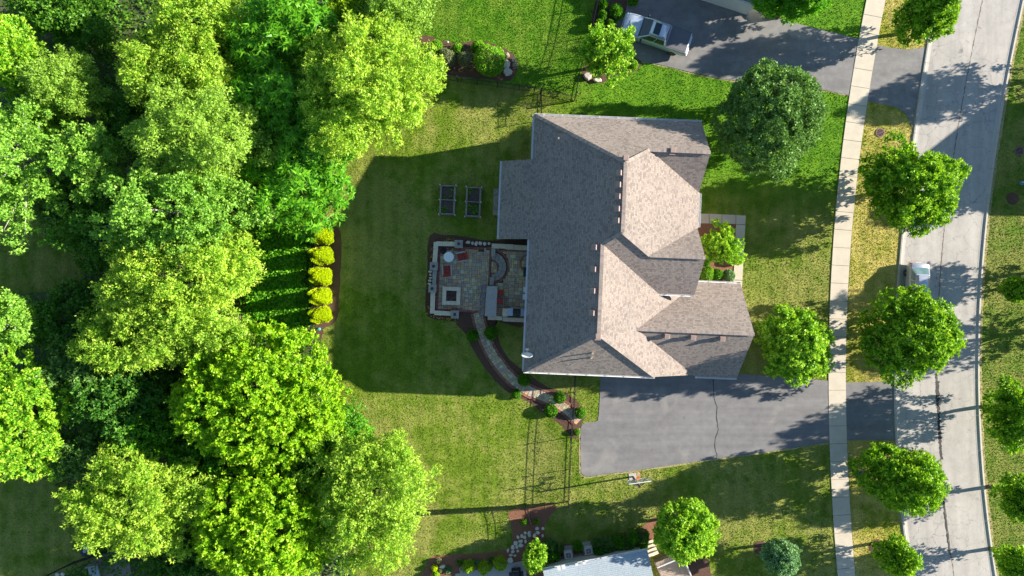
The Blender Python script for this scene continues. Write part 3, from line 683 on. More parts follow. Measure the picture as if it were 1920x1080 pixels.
# ================================================================== FENCES
post_me = {}
def fence(pts, label, hgt=1.5, gap=2.0, mat='fence_metal', picket=0.115, name='picket_fence', rails=(0.12, -0.3, -0.04), group='black metal picket fences'):
    P = [Vector((*g(*p), 0)) for p in pts]; o = P[0]; f = thing(name, label, 'fence', tuple(o), 0, group)
    key = (hgt, mat)
    if key not in post_me:
        post_me[key] = MB().box((0, 0, hgt / 2 + 0.03), (0.06, 0.06, hgt + 0.06)).box((0, 0, hgt + 0.08), (0.10, 0.10, 0.05), 0, 0, 0.55).mesh('post', mat)
    pk = MB()
    for i in range(len(P) - 1):
        a, b = P[i] - o, P[i + 1] - o; d = b - a; L = d.length; ang = math.atan2(d.y, d.x); n = max(1, round(L / gap))
        for j in range(n + (1 if i == len(P) - 2 else 0)):
            q = a + d * (j / n); child('post', post_me[key], f, tuple(q), ang)
        c = (a + b) / 2
        for r_ in rails: MB().box((0, 0, 0), (L, 0.028, 0.032)).build('rail', mat, f, loc=(c.x, c.y, r_ if r_ > 0 else hgt + r_), rz=ang)
        if picket:
            for j in range(1, int(L / picket)):
                q = a + d * (j * picket / L); pk.box((q.x, q.y, hgt / 2 + 0.03), (0.018, 0.018, hgt - 0.06), ang)
    if picket: stuff(pk.build('pickets', mat, f))
    return f
fence([(1077, 700), (1074, 770), (1069, 820), (1066.5, 880), (1064, 940)], 'black picket fence running down the lawn from the house to the side path')
fence([(1064, 941), (1020, 943), (952, 948), (880, 952), (795, 956), (700, 958)], 'black picket fence along the bottom edge of the sunny back lawn')
fence([(1014.5, 226), (1014, 176)], 'short black fence from the house corner to the long neighbour fence')
fence([(760, 140), (821, 148), (933, 163), (1013.5, 175), (1076, 190)], 'long black picket fence below the island flower bed')
fence([(1076.5, 189), (1086, 138), (1106, 70), (1117, 15), (1126, -40)], 'black picket fence rising past the corner tree toward the top edge')
fence([(987, 944), (994, 970), (996, 1000), (1000, 1012)], 'black gate fence crossing the stepping stone path', 1.5, 1.3)
fence([(625, 200), (614, 330), (600, 450), (592, 600), (590, 640), (606, 740), (622, 830), (650, 955)], 'black fence hidden along the edge of the woods behind the golden shrubs', 1.4, 2.4)
fence([(84, 1080), (140, 1052), (197, 1032), (240, 1020)], 'black fence at the bottom left corner beside a patio', 1.4)
fence([(125, 900), (150, 945), (165, 985)], 'short black fence in the shade left of the lower willow', 1.4)

# ================================================================== TREES AND PLANTS
def unit(a): return a / np.maximum(np.linalg.norm(a, axis=-1, keepdims=True), 1e-9)
def leaf_quads(pos, axis, nrm, ln, wd, rs, fold=0.25):
    """rhombic folded leaves: base, side, tip, side"""
    n = len(pos); axis = unit(axis); side = unit(np.cross(axis, nrm)); nr = unit(np.cross(side, axis))
    L = (ln * rs.uniform(0.7, 1.25, n))[:, None]; W = (wd * rs.uniform(0.75, 1.2, n))[:, None]
    V = np.empty((n, 4, 3)); mid = pos + axis * L * 0.45
    V[:, 0] = pos; V[:, 2] = pos + axis * L - nr * L * 0.12
    V[:, 1] = mid + side * W * 0.5 + nr * W * fold; V[:, 3] = mid - side * W * 0.5 + nr * W * fold
    return V
KIND = {  # leaf length, width, leaves per shoot, shoot radius, lobes, lobe size, density, shoot length
    'linden': (0.15, 0.115, 28, 0.22, 50, 0.30, 1.6, 1.2), 'street': (0.17, 0.14, 30, 0.25, 38, 0.32, 1.5, 1.3),
    'maple': (0.17, 0.15, 26, 0.18, 60, 0.27, 1.7, 1.6), 'bright': (0.15, 0.125, 28, 0.18, 48, 0.28, 1.5, 1.6),
    'willow': (0.155, 0.085, 32, 0.24, 64, 0.22, 1.25, 1.9), 'poplar': (0.16, 0.135, 26, 0.26, 52, 0.21, 1.05, 1.5),
    'walnut': (0.36, 0.14, 14, 0.30, 28, 0.32, 1.1, 1.0), 'dark': (0.20, 0.16, 24, 0.32, 30, 0.34, 1.15, 1.0),
    'ball': (0.12, 0.10, 24, 0.15, 26, 0.34, 1.45, 1.3)}
def tris_mesh(name, V, mats, mi=None):
    n = len(V); me = bpy.data.meshes.new(name); me.vertices.add(n * 3); me.vertices.foreach_set('co', V.reshape(-1).astype(np.float32))
    me.loops.add(n * 3); me.loops.foreach_set('vertex_index', np.arange(n * 3, dtype=np.int32)); me.polygons.add(n); me.polygons.foreach_set('loop_start', np.arange(0, n * 3, 3, dtype=np.int32))
    for m_ in mats: me.materials.append(MATS[m_])
    if mi is not None and len(mats) > 1: me.polygons.foreach_set('material_index', mi.astype(np.int32))
    me.update(calc_edges=True); return me
def crown_points(rx, ry, rz, kind, rs, point=0.0, loose=0.0, dens=1.0):
    ln, wd, per, tr, nl, ls, dn, sl_ = KIND[kind]
    # lobes over an ellipsoid (egg shaped when point > 0)
    i = np.arange(nl) + 0.5; ph = np.arccos(1 - 2 * i / nl); th = math.pi * (1 + 5 ** 0.5) * i + rs.uniform(0, 6)
    D = np.stack([np.cos(th) * np.sin(ph), np.sin(th) * np.sin(ph), np.cos(ph)], 1) + rs.normal(0, 0.12, (nl, 3)); D = unit(D)
    rad = rs.uniform(0.60, 0.80, nl) + loose * rs.uniform(-0.25, 0.28, nl)
    LC = D * rad[:, None]; LR = ls * rs.uniform(0.75, 1.25, nl) * (1 - 0.15 * loose)
    LC = np.vstack([LC, [[0, 0, 0], [0, 0, 0.3], [0, 0, -0.25]]]); LR = np.append(LR, [0.5, 0.45, 0.45])
    area = 4 * math.pi * ((rx * ry) ** 0.8 + 2 * (rx * rz) ** 0.8) / 3 ** 1.0
    ntw = int(area * dens * dn * 2.6 / (per * ln * wd * 0.5))
    k = rs.choice(len(LC), ntw * 2, p=LR ** 2 / (LR ** 2).sum())
    n = unit(rs.normal(0, 1, (ntw * 2, 3)))
    p = LC[k] + n * LR[k][:, None] * rs.uniform(0.78, 1.03, (ntw * 2, 1))
    # drop twigs buried in the middle of other lobes
    d = np.linalg.norm(p[:, None] - LC[None], axis=2) / LR[None]; d[np.arange(len(p)), k] = 9
    keep = (d.min(1) > 0.74) & ((p[:, 2] > -0.25) | ((p[:, 2] > -0.9) & (rs.rand(len(p)) < 0.35))); p, n, k = p[keep][:ntw], n[keep][:ntw], k[keep][:ntw]
    th_ = np.arctan2(p[:, 1], p[:, 0]); f_ = np.ones(len(p))
    for kk in (2, 3, 5): f_ += (0.035 + 0.085 * min(loose, 1.0)) * rs.uniform(0.4, 1.0) * np.cos(kk * th_ + rs.uniform(0, 6.3)) * np.clip(np.hypot(p[:, 0], p[:, 1]) * 1.3, 0, 1)
    q = p.copy(); q[:, 0] *= f_; q[:, 1] *= f_; q[:, 2] *= 1 + 0.5 * (f_ - 1)
    if point:
        t = np.clip((p[:, 2] + 0.2) / 1.2, 0, 1); sc_ = 1 - point * t ** 1.5; q[:, 0] *= sc_; q[:, 1] *= sc_
    return q * np.array([rx, ry, rz]), unit(n + unit(p) * 0.6), LC * np.array([rx, ry, rz]), LR
def crown_mesh(name, rx, ry, rz, kind, mat, seed, point=0.0, loose=0.0, dens=1.0):
    rs = np.random.RandomState(seed); ln, wd, per, tr, nl, ls, dn, sl_ = KIND[kind]
    P, N, LC, LR = crown_points(rx, ry, rz, kind, rs, point, loose, dens)
    n = len(P); m = n * per; base = np.repeat(P, per, 0); nn = np.repeat(N, per, 0); size = np.repeat(rs.uniform(0.65, 1.35, (n, 1)), per, 0)
    if kind == 'walnut':     # long leaflets in stars
        star = unit(rs.normal(0, 1, (m, 3)) * np.array([1, 1, 0.3])); pos = base + star * 0.1 + rs.normal(0, 0.05, (m, 3)); ax = star + np.array([0, 0, -0.15]); t = rs.rand(m)
        nr = unit(nn * 0.4 + np.array([0, 0, 0.9]) + rs.normal(0, 0.3, (m, 3)))
    else:                    # tapering leafy shoots that turn up and outward
        sd_ = unit(nn * 0.75 + np.array([0, 0, 0.55 if kind != 'willow' else 0.1]) + np.repeat(rs.normal(0, 0.3, (n, 3)), per, 0))
        t = rs.rand(m) ** 0.9; od = unit(np.cross(sd_, unit(rs.normal(0, 1, (m, 3)))))
        pos = base + (sd_ * ((t - 0.45) * sl_ * 2 * tr)[:, None] + od * (tr * (1.05 - 0.65 * t) * rs.uniform(0.5, 1.1, m))[:, None]) * size
        ax = od * 0.7 + sd_ * 0.6 + rs.normal(0, 0.45, (m, 3)) + np.array([0, 0, -0.2 if kind != 'willow' else -0.45])
        nr = unit(od * 0.55 + sd_ * 0.55 + np.array([0, 0, 0.3]) + rs.normal(0, 0.38, (m, 3)))
    ax = unit(ax); side = unit(np.cross(ax, nr)); L = (ln * rs.uniform(0.7, 1.3, m))[:, None]; W = (wd * rs.uniform(0.75, 1.25, m))[:, None]
    V = np.empty((m, 3, 3)); V[:, 0] = pos - side * W * 0.62; V[:, 1] = pos + side * W * 0.62; V[:, 2] = pos + ax * L * 1.15
    mats = [mat, mat + '_tip'] if mat + '_tip' in MATS else [mat]
    return tris_mesh(name, V, mats, (t + rs.normal(0, 0.12, m)) > 0.72), LC, LR
TRI = [0]
def trunk_mesh(h0, LC, rz, zc, r0, bark, seed, reach=0.75, nlimb=9):
    """tapered trunk with limbs that run out into the crown lobes"""
    rnd = random.Random(seed); m = MB(); top = zc + rz * 0.35
    pts = [(0, 0, -0.05), (0, 0, 0.15), (rnd.uniform(-.06, .06), rnd.uniform(-.06, .06), h0 * 0.6), (rnd.uniform(-.1, .1), rnd.uniform(-.1, .1), h0), (rnd.uniform(-.2, .2), rnd.uniform(-.2, .2), (h0 + top) / 2), (0, 0, top)]
    m.tube(pts, [r0 * 1.45, r0 * 1.1, r0 * 0.95, r0 * 0.85, r0 * 0.5, r0 * 0.12], 8)
    idx = list(range(len(LC))); rnd.shuffle(idx)
    for i in idx[:nlimb]:
        e = Vector(LC[i]) * reach + Vector((0, 0, zc)); s0 = Vector((0, 0, h0 + rnd.uniform(0.0, 0.5) * (top - h0)))
        if e.z < s0.z: s0.z = max(h0 * 0.8, e.z - 0.8)
        md = (s0 + e) / 2 + Vector((rnd.uniform(-.2, .2), rnd.uniform(-.2, .2), 0.15 * (e - s0).length))
        m.tube([tuple(s0), tuple(md), tuple(e), tuple(e + (e - md) * 0.35 + Vector((0, 0, .1)))], [r0 * 0.42, r0 * 0.28, r0 * 0.14, r0 * 0.05], 5)
    return m.mesh('trunk', bark, True)
def tree(name, label, px, py, rpx, rpy, zc, rz, kind, mat, seed, point=0.0, loose=0.0, dens=1.0, bark='bark', h0=None, group=None, cat='tree', r0=None):
    """px, py, rpx, rpy: crown as the photo shows it; zc, rz: height of crown centre and half-height in metres"""
    k = (H_CAM - zc) / H_CAM; x, y = at(px, py, zc)
    rx = max(0.55 * rpx, rpx - 0.38 * abs(px - 960) * rz / H_CAM) * G * k; ry = max(0.55 * rpy, rpy - 0.38 * abs(py - 540) * rz / H_CAM) * G * k
    t = thing(name, label, cat, (x, y, 0), 0, group)
    me, LC, LR = crown_mesh('crown', rx, ry, rz, kind, mat, seed, point, loose, dens); TRI[0] += len(me.polygons)
    child('crown', me, t, (0, 0, zc))
    h0 = h0 or max(0.3, zc - rz * 0.8)
    child('trunk', trunk_mesh(h0, LC, rz, zc, r0 or (0.05 + 0.028 * zc), bark, seed, *((0.98, 22) if kind == 'poplar' else (0.85, 14))), t)
    return t
# ---- yard and street trees
tree('linden_tree', 'large dark green round tree beside the house\'s top right corner', 1443, 222, 110, 112, 5.0, 4.4, 'linden', 'leaf_linden', 1, 0.15, dens=1.15)
tree('street_tree', 'green street tree at the top, above the neighbour driveway apron', 1737, 30, 64, 52, 3.9, 3.0, 'street', 'leaf_street', 2, 0.45, group='street trees')
tree('street_tree', 'broad green street tree between the storm drain and the silver car', 1706, 347, 108, 84, 4.4, 3.6, 'street', 'leaf_street', 3, 0.4, 0.5, group='street trees')
tree('street_tree', 'green street tree overhanging the parked silver car', 1706, 625, 114, 86, 4.4, 3.7, 'street', 'leaf_street', 4, 0.4, 0.5, group='street trees')
tree('street_tree', 'pointed green street tree just below the driveway apron', 1694, 895, 92, 74, 4.3, 3.9, 'street', 'leaf_street', 5, 0.55, 0.45, group='street trees')
tree('yard_tree', 'bright green rounded tree between garage gable and pavement', 1490, 648, 77, 78, 3.7, 3.2, 'bright', 'leaf_bright', 6, 0.3)
tree('young_street_tree', 'small green street tree in a mulch ring at bottom right', 1682, 1045, 41, 40, 3.2, 2.1, 'street', 'leaf_street', 7, 0.4, group='street trees')
tree('young_tree', 'small blue green tree with a mulch ring on the front lawn', 1464, 1045, 38, 36, 2.9, 1.7, 'ball', 'leaf_blue', 8, 0.3)
tree('lollipop_tree', 'light green ball shaped tree over the neighbour\'s deck', 1285, 995, 64, 63, 3.5, 2.5, 'bright', 'leaf_bright', 9, 0.0, 0.0, 1.25)
tree('corner_tree', 'loose light green tree beside the silver pickup truck', 1135, 98, 58, 55, 3.6, 2.2, 'poplar', 'leaf_bright', 10, 0.2, 1.0, 0.75)
tree('garage_tree', 'mid green tree at the top edge above the neighbour driveway', 1492, -2, 68, 40, 3.8, 2.8, 'street', 'leaf_walnut', 11, 0.2, 0.4)
tree('verge_tree', 'dark green tree across the street at the right edge, level with the apron', 1902, 778, 52, 66, 3.9, 3.0, 'street', 'leaf_street', 12, 0.4)
tree('verge_tree', 'dark green tree across the street at the right edge, lower of two', 1915, 938, 50, 50, 3.8, 2.8, 'street', 'leaf_street', 13, 0.4)
tree('verge_tree', 'dark green tree in the bottom right corner across the street', 1918, 1062, 46, 40, 3.8, 2.8, 'street', 'leaf_street', 14, 0.4)
tree('verge_sapling', 'tiny round green tree across the street from the silver car', 1905, 543, 30, 21, 2.3, 1.1, 'ball', 'leaf_street', 15)
# across the street, just outside the frame: they throw the shadows on the road
for i, (px, py, r_) in enumerate(((2078, 112, 62), (2052, 500, 50), (2070, 618, 55), (1990, 350, 36))):
    tree('far_street_tree', 'green tree beyond the right edge, ' + ['level with the neighbour apron', 'level with the silver car', 'level with the tree over the silver car', 'in the mulch ring below the hydrant'][i], px, py, r_, r_, 4.2 if r_ > 40 else 3.5, 3.2 if r_ > 40 else 1.8, 'street', 'leaf_street', 30 + i, 0.4, group='trees beyond the right edge', dens=0.8)
# ---- the woods, from the top left down
WOODS = [
 ('birch_tree', 'big yellow green birch at the wood edge left of the island bed', 696, 158, 130, 132, 6.0, 4.8, 'willow', 'leaf_willow', 0.2, 0.5, 1.0),
 ('spruce_tree', 'yellowish feathery tree at the top edge above the birch', 740, 25, 68, 62, 5.0, 3.6, 'willow', 'leaf_olive', 0.35, 0.3, 0.9),
 ('larch_tree', 'small golden yellow tree at the top edge of the woods', 655, 10, 44, 40, 4.5, 3.0, 'willow', 'leaf_yellow', 0.4, 0.3, 0.9),
 ('walnut_tree', 'rich green tree with star shaped leaf tufts at the top of the woods', 545, 50, 100, 78, 5.2, 3.6, 'walnut', 'leaf_walnut', 0.1, 0.7, 0.8),
 ('poplar_tree', 'pale yellow green tree at the top, left of the walnut', 372, 38, 92, 82, 6.0, 3.6, 'willow', 'leaf_willow', 0.1, 0.9, 0.65),
 ('willow_tree', 'pale tufted tree below the bare clearing at upper left', 285, 140, 62, 62, 5.5, 3.0, 'willow', 'leaf_willow', 0.1, 0.7, 0.8),
 ('willow_tree', 'pale tufted tree right of the upper clearing, beneath the top poplar', 382, 135, 60, 58, 5.4, 3.0, 'willow', 'leaf_willow', 0.1, 0.8, 0.8),
 ('elm_tree', 'large olive grey crown in the upper middle of the woods', 372, 262, 122, 108, 6.6, 4.2, 'willow', 'leaf_olive', 0.1, 0.6, 0.9),
 ('walnut_tree', 'deep green tree in the gap between olive elm and birch', 520, 180, 92, 92, 4.2, 3.0, 'walnut', 'leaf_walnut', 0.0, 0.8, 0.75),
 ('walnut_tree', 'bright green star leaved tree above the row of golden shrubs', 560, 345, 88, 100, 4.3, 3.2, 'walnut', 'leaf_walnut', 0.0, 0.6, 0.9),
 ('poplar_tree', 'light silvery tree with white branches in the middle of the woods', 330, 400, 140, 92, 7.0, 3.6, 'poplar', 'leaf_poplar', 0.0, 0.7, 0.85),
 ('poplar_tree', 'slim pale poplar left of the olive crown', 172, 300, 76, 68, 6.2, 3.0, 'poplar', 'leaf_poplar', 0.2, 0.9, 0.75),
 ('elm_tree', 'huge yellow green spreading elm left of the golden shrubs', 345, 515, 150, 92, 6.4, 3.4, 'willow', 'leaf_willow', 0.0, 0.6, 0.85),
 ('elm_tree', 'yellow green elm below the spreading elm, above the big maple', 295, 610, 140, 88, 5.8, 3.2, 'willow', 'leaf_willow', 0.0, 0.6, 0.85),
 ('poplar_tree', 'silvery poplar with bare white limbs at the left edge', 45, 300, 92, 130, 6.6, 3.8, 'poplar', 'leaf_poplar', 0.0, 0.9, 0.75),
 ('maple_tree', 'bright green tree in the top left corner of the woods', 22, 105, 62, 74, 5.8, 3.4, 'maple', 'leaf_bright', 0.2, 0.3, 0.9),
 ('willow_tree', 'yellowish drooping tree between the corner tree and the slim poplar', 125, 165, 72, 68, 5.4, 3.0, 'willow', 'leaf_olive', 0.1, 0.6, 0.85),
 ('poplar_tree', 'small pale tree at the left edge below the shaded glade', 18, 602, 52, 58, 5.4, 2.8, 'poplar', 'leaf_poplar', 0.1, 0.5, 0.9),
 ('maple_tree', 'tall light green tree at the lower left edge', 40, 780, 84, 128, 6.2, 4.0, 'bright', 'leaf_bright', 0.1, 0.5, 0.8),
 ('maple_tree', 'big round golden green maple at the lower wood edge', 480, 747, 158, 126, 5.4, 4.2, 'maple', 'leaf_maple', 0.1, 0.0, 1.15),
 ('maple_tree', 'golden green maple at the bottom edge of the woods', 500, 995, 140, 122, 5.6, 4.3, 'maple', 'leaf_maple', 0.25, 0.3, 0.95),
 ('birch_tree', 'pale fine leaved birch between bottom maple and sunny lawn', 698, 925, 112, 146, 5.6, 4.2, 'willow', 'leaf_willow', 0.2, 0.6, 0.85),
 ('willow_tree', 'pale tangled willow over the bottom left patio', 265, 950, 140, 112, 6.0, 3.8, 'willow', 'leaf_willow', 0.1, 0.8, 0.75),
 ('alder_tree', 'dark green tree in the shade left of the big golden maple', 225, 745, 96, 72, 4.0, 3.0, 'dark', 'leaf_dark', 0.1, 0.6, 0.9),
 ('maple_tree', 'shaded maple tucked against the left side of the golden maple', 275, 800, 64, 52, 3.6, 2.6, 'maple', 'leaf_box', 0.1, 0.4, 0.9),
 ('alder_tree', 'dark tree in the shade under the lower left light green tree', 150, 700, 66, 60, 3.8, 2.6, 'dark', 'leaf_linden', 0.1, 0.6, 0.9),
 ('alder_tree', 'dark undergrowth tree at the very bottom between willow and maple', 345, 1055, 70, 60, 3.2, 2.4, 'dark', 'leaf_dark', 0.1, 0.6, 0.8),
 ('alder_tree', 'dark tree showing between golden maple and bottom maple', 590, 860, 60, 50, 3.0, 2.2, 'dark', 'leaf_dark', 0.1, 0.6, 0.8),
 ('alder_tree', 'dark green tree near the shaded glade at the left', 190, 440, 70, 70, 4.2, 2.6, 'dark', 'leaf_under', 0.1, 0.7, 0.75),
 ('alder_tree', 'dark green tree filling the top left clearing edge', 150, 40, 70, 52, 3.0, 2.0, 'dark', 'leaf_under', 0.1, 0.7, 0.7),
 ('walnut_tree', 'rich green tree behind the birch, left of its trunk', 610, 240, 56, 60, 3.6, 2.6, 'walnut', 'leaf_walnut', 0.0, 0.6, 0.9),
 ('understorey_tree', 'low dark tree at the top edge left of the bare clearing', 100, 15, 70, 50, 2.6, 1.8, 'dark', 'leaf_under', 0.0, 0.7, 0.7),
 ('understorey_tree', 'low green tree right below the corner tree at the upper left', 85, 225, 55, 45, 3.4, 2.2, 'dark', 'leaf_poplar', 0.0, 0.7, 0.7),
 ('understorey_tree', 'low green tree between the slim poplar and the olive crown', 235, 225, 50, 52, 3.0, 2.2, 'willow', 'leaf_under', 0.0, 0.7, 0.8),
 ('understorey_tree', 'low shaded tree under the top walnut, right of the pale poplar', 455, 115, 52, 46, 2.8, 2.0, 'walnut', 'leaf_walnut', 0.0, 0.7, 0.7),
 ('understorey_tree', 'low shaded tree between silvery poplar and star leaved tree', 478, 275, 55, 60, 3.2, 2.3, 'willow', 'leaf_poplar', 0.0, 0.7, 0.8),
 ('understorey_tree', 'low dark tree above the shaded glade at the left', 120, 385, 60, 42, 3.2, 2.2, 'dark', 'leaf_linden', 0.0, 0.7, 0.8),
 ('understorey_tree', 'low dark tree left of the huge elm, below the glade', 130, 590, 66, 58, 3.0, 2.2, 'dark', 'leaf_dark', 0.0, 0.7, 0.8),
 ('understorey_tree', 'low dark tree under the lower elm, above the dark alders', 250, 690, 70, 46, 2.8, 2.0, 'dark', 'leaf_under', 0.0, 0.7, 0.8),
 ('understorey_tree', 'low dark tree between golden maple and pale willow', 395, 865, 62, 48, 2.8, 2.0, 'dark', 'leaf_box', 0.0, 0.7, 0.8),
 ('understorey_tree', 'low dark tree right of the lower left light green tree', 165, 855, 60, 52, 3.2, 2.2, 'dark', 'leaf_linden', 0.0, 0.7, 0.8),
 ('understorey_tree', 'low green tree between lower elm and golden maple', 420, 655, 60, 40, 2.8, 2.0, 'willow', 'leaf_olive', 0.0, 0.7, 0.7),
 ('understorey_tree', 'low green tree at the wood edge above the bottom birch', 650, 800, 42, 42, 2.4, 1.8, 'willow', 'leaf_box', 0.0, 0.7, 0.7),
 ('poplar_tree', 'pale small tree peeking over the golden maple\'s lower left', 470, 1060, 60, 40, 3.0, 2.0, 'dark', 'leaf_under', 0.0, 0.6, 0.7),
]
for i, (nm, lab, px, py, rx_, ry_, zc, rz, kd, mt, pt, lo, de) in enumerate(WOODS):
    tree(nm, lab, px, py, rx_ * 1.1, ry_ * 1.1, zc, rz, kd, mt, 100 + i, pt, lo + (0.25 if kd != 'maple' else 0.0), de, bark='pale_bark' if kd == 'poplar' else 'bark', group='trees of the wood')

# ---- shrubs
def shrub_mesh(name, r, rz, mat, seed, ln=0.09, wd=0.07, n=2600, lobes=0.10, up=0.5, core=True):
    rs = np.random.RandomState(seed); d = unit(rs.normal(0, 1, (n, 3))); d[:, 2] = np.abs(d[:, 2]) * 1.0 - 0.25 * (rs.rand(n) < 0.3); d = unit(d)
    bumps = unit(rs.normal(0, 1, (26, 3))); bmp = (d @ bumps.T).max(1); rad = 1 - lobes + lobes * np.clip((bmp - 0.8) * 5, -0.6, 1) + rs.normal(0, 0.035, n)
    depth = np.where(rs.rand(n) < 0.25, rs.uniform(0.75, 0.95, n), 1.0)
    P = d * (rad * depth)[:, None] * np.array([r, r, rz])
    ax = d * 0.6 + rs.normal(0, 0.7, (n, 3)) + np.array([0, 0, up * 0.3]); nr = unit(d + rs.normal(0, 0.45, (n, 3)))
    return quads_mesh(name, leaf_quads(P, ax, nr, ln, wd, rs), mat)
stem_me = MB().tube([(0, 0, -0.02), (0.01, 0, 0.3), (0, 0.02, 0.55)], [0.05, 0.035, 0.015], 6).tube([(0, 0, 0.1), (0.12, 0.05, 0.4)], [0.025, 0.01], 5).tube([(0, 0, 0.15), (-0.1, -0.08, 0.42)], [0.025, 0.01], 5).mesh('stem', 'bark')
SHM = {}
def shrub(name, label, px, py, rpx, hgt, mat='leaf_box', group=None, seed=1, loose=0.10, ln=0.09, wd=0.07, n=2600, cat='shrub', ryx=1.0):
    key = (mat, seed, loose, ln, n)
    if key not in SHM: SHM[key] = shrub_mesh('foliage', 1.0, 1.0, mat, seed, ln, wd, n, loose)
    r_ = rpx * G * 0.97; zc = hgt * 0.5; x, y = at(px, py, zc)
    if key + ('m',) not in SHM:   # the shared mesh is made at this shrub's own size so leaves keep their size
        SHM[key + ('m',)] = (r_, shrub_mesh('foliage', r_, hgt * 0.62, mat, seed, ln, wd, n, loose), hgt)
    r0, me, h0 = SHM[key + ('m',)]
    t = thing(name, label, cat, (x, y, 0), 0, group)
    child('foliage', me, t, (0, 0, hgt * 0.42), random.Random(int(px * 7 + py)).uniform(0, 6), (r_ / r0, r_ / r0 * ryx, hgt / h0))
    child('stem', stem_me, t, (0, 0, 0), 0, (1, 1, min(1.0, hgt)))
    return t
BX = 'clipped ball shrubs along the garden path'
for lab, zx, zy, zr in (('green ball shrub left of the path, just below the patio', 338, 157, 35), ('green ball shrub right of the path, just below the patio', 446, 140, 38),
        ('dark green ball shrub on the path at the house corner', 645, 418, 37), ('sunlit ball shrub where the shadow ends at the path edge', 598, 505, 28),
        ('ball shrub in red mulch above the path, left of the fence', 855, 525, 35), ('ball shrub below the path on the sunny lawn side', 803, 605, 38),
        ('ball shrub right of the fence at the path\'s end', 978, 617, 33), ('smallest ball shrub between fence and driveway corner', 957, 732, 20)):
    px, py = Z4(zx, zy); shrub('boxwood_shrub', lab, px, py, zr / 3.1775, zr / 3.1775 * G * 1.5, 'leaf_box', BX, 21)
for lab, zx, zy, zr in (('left of two yellow green balls beside the truck', 1318, 408, 30), ('right of two yellow green balls beside the truck', 1380, 403, 30)):
    px, py = Z6(zx, zy); shrub('boxwood_shrub', lab, px, py, zr / 3.31, 0.75, 'leaf_bright', 'ball shrubs by the neighbour driveway', 22)
for lab, px, py, r_, h_, mt in (('bright green shrub against the garage gutter', 1325, 513, 14, 1.1, 'leaf_bright'), ('dark round shrub in the entry bed', 1345, 514, 11, 0.9, 'leaf_box'), ('low dark shrub at the house wall above the bright entry shrub', 1322, 488, 11, 0.8, 'leaf_box'), ('low yellow green shrub at the lower rim of the entry tree', 1384, 488, 9, 0.7, 'leaf_bright'), ('pale blue green round shrub beside the front walk', 1367, 517, 12, 0.9, 'leaf_blue')):
    shrub('entry_shrub', lab, px, py, r_, h_, mt, None, 23, 0.12)
tree('serviceberry_tree', 'small light green tree filling the entry bed by the front walk', 1354, 458, 38, 38, 1.9, 1.2, 'ball', 'leaf_bright', 41, 0.0, 1.0, 0.6)
# island bed
for lab, zx, zy, zr, h_, mt, lo in (('small yellow green shrub at the left of the island bed', 160, 285, 36, 1.0, 'leaf_bright', 0.2), ('silvery brown shrub at the left of the island bed', 222, 355, 56, 1.5, 'leaf_silver', 0.3),
        ('yellow green shrub behind the two silvery shrubs', 290, 300, 34, 1.0, 'leaf_bright', 0.2), ('silvery brown shrub in the middle of the island bed', 345, 362, 54, 1.5, 'leaf_silver', 0.3),
        ('yellow topped shrub touching the big round shrub', 415, 290, 40, 1.2, 'leaf_bright', 0.2)):
    px, py = Z6(zx, zy); shrub('garden_shrub', lab, px, py, zr / 3.31, h_, mt, None, 24, lo, 0.11, 0.05 if mt == 'leaf_silver' else 0.08)
px, py = Z6(490, 372); shrub('round_shrub', 'big bright green round shrub next to the flat boulders', px, py, 30, 2.2, 'leaf_bright', None, 25, 0.22, 0.13, 0.1, 5200)
for i, (lab, zx, zy, zr) in enumerate((('shrub by the fence at the top edge', 1195, 30, 26), ('leafy shrub near the top edge left of the truck', 1275, 65, 36), ('small shrub beside the fence, second from the top', 1190, 95, 24), ('shrub above the loose corner tree', 1172, 155, 28), ('dark shrub in front of the truck bumper', 1235, 150, 22), ('shrub at the top edge beside the driveway', 1380, 0, 30))):
    px, py = Z6(zx, zy); shrub('bed_shrub', lab, px, py, zr / 3.31, 0.9, 'leaf_box', 'shrubs in the corner bed', 26, 0.3, 0.14, 0.08)
shrub('garage_hedge', 'low yellow green hedge below the neighbour\'s garage corner', 1436, 20, 15, 0.7, 'leaf_bright', None, 27, 0.2, ryx=0.6)
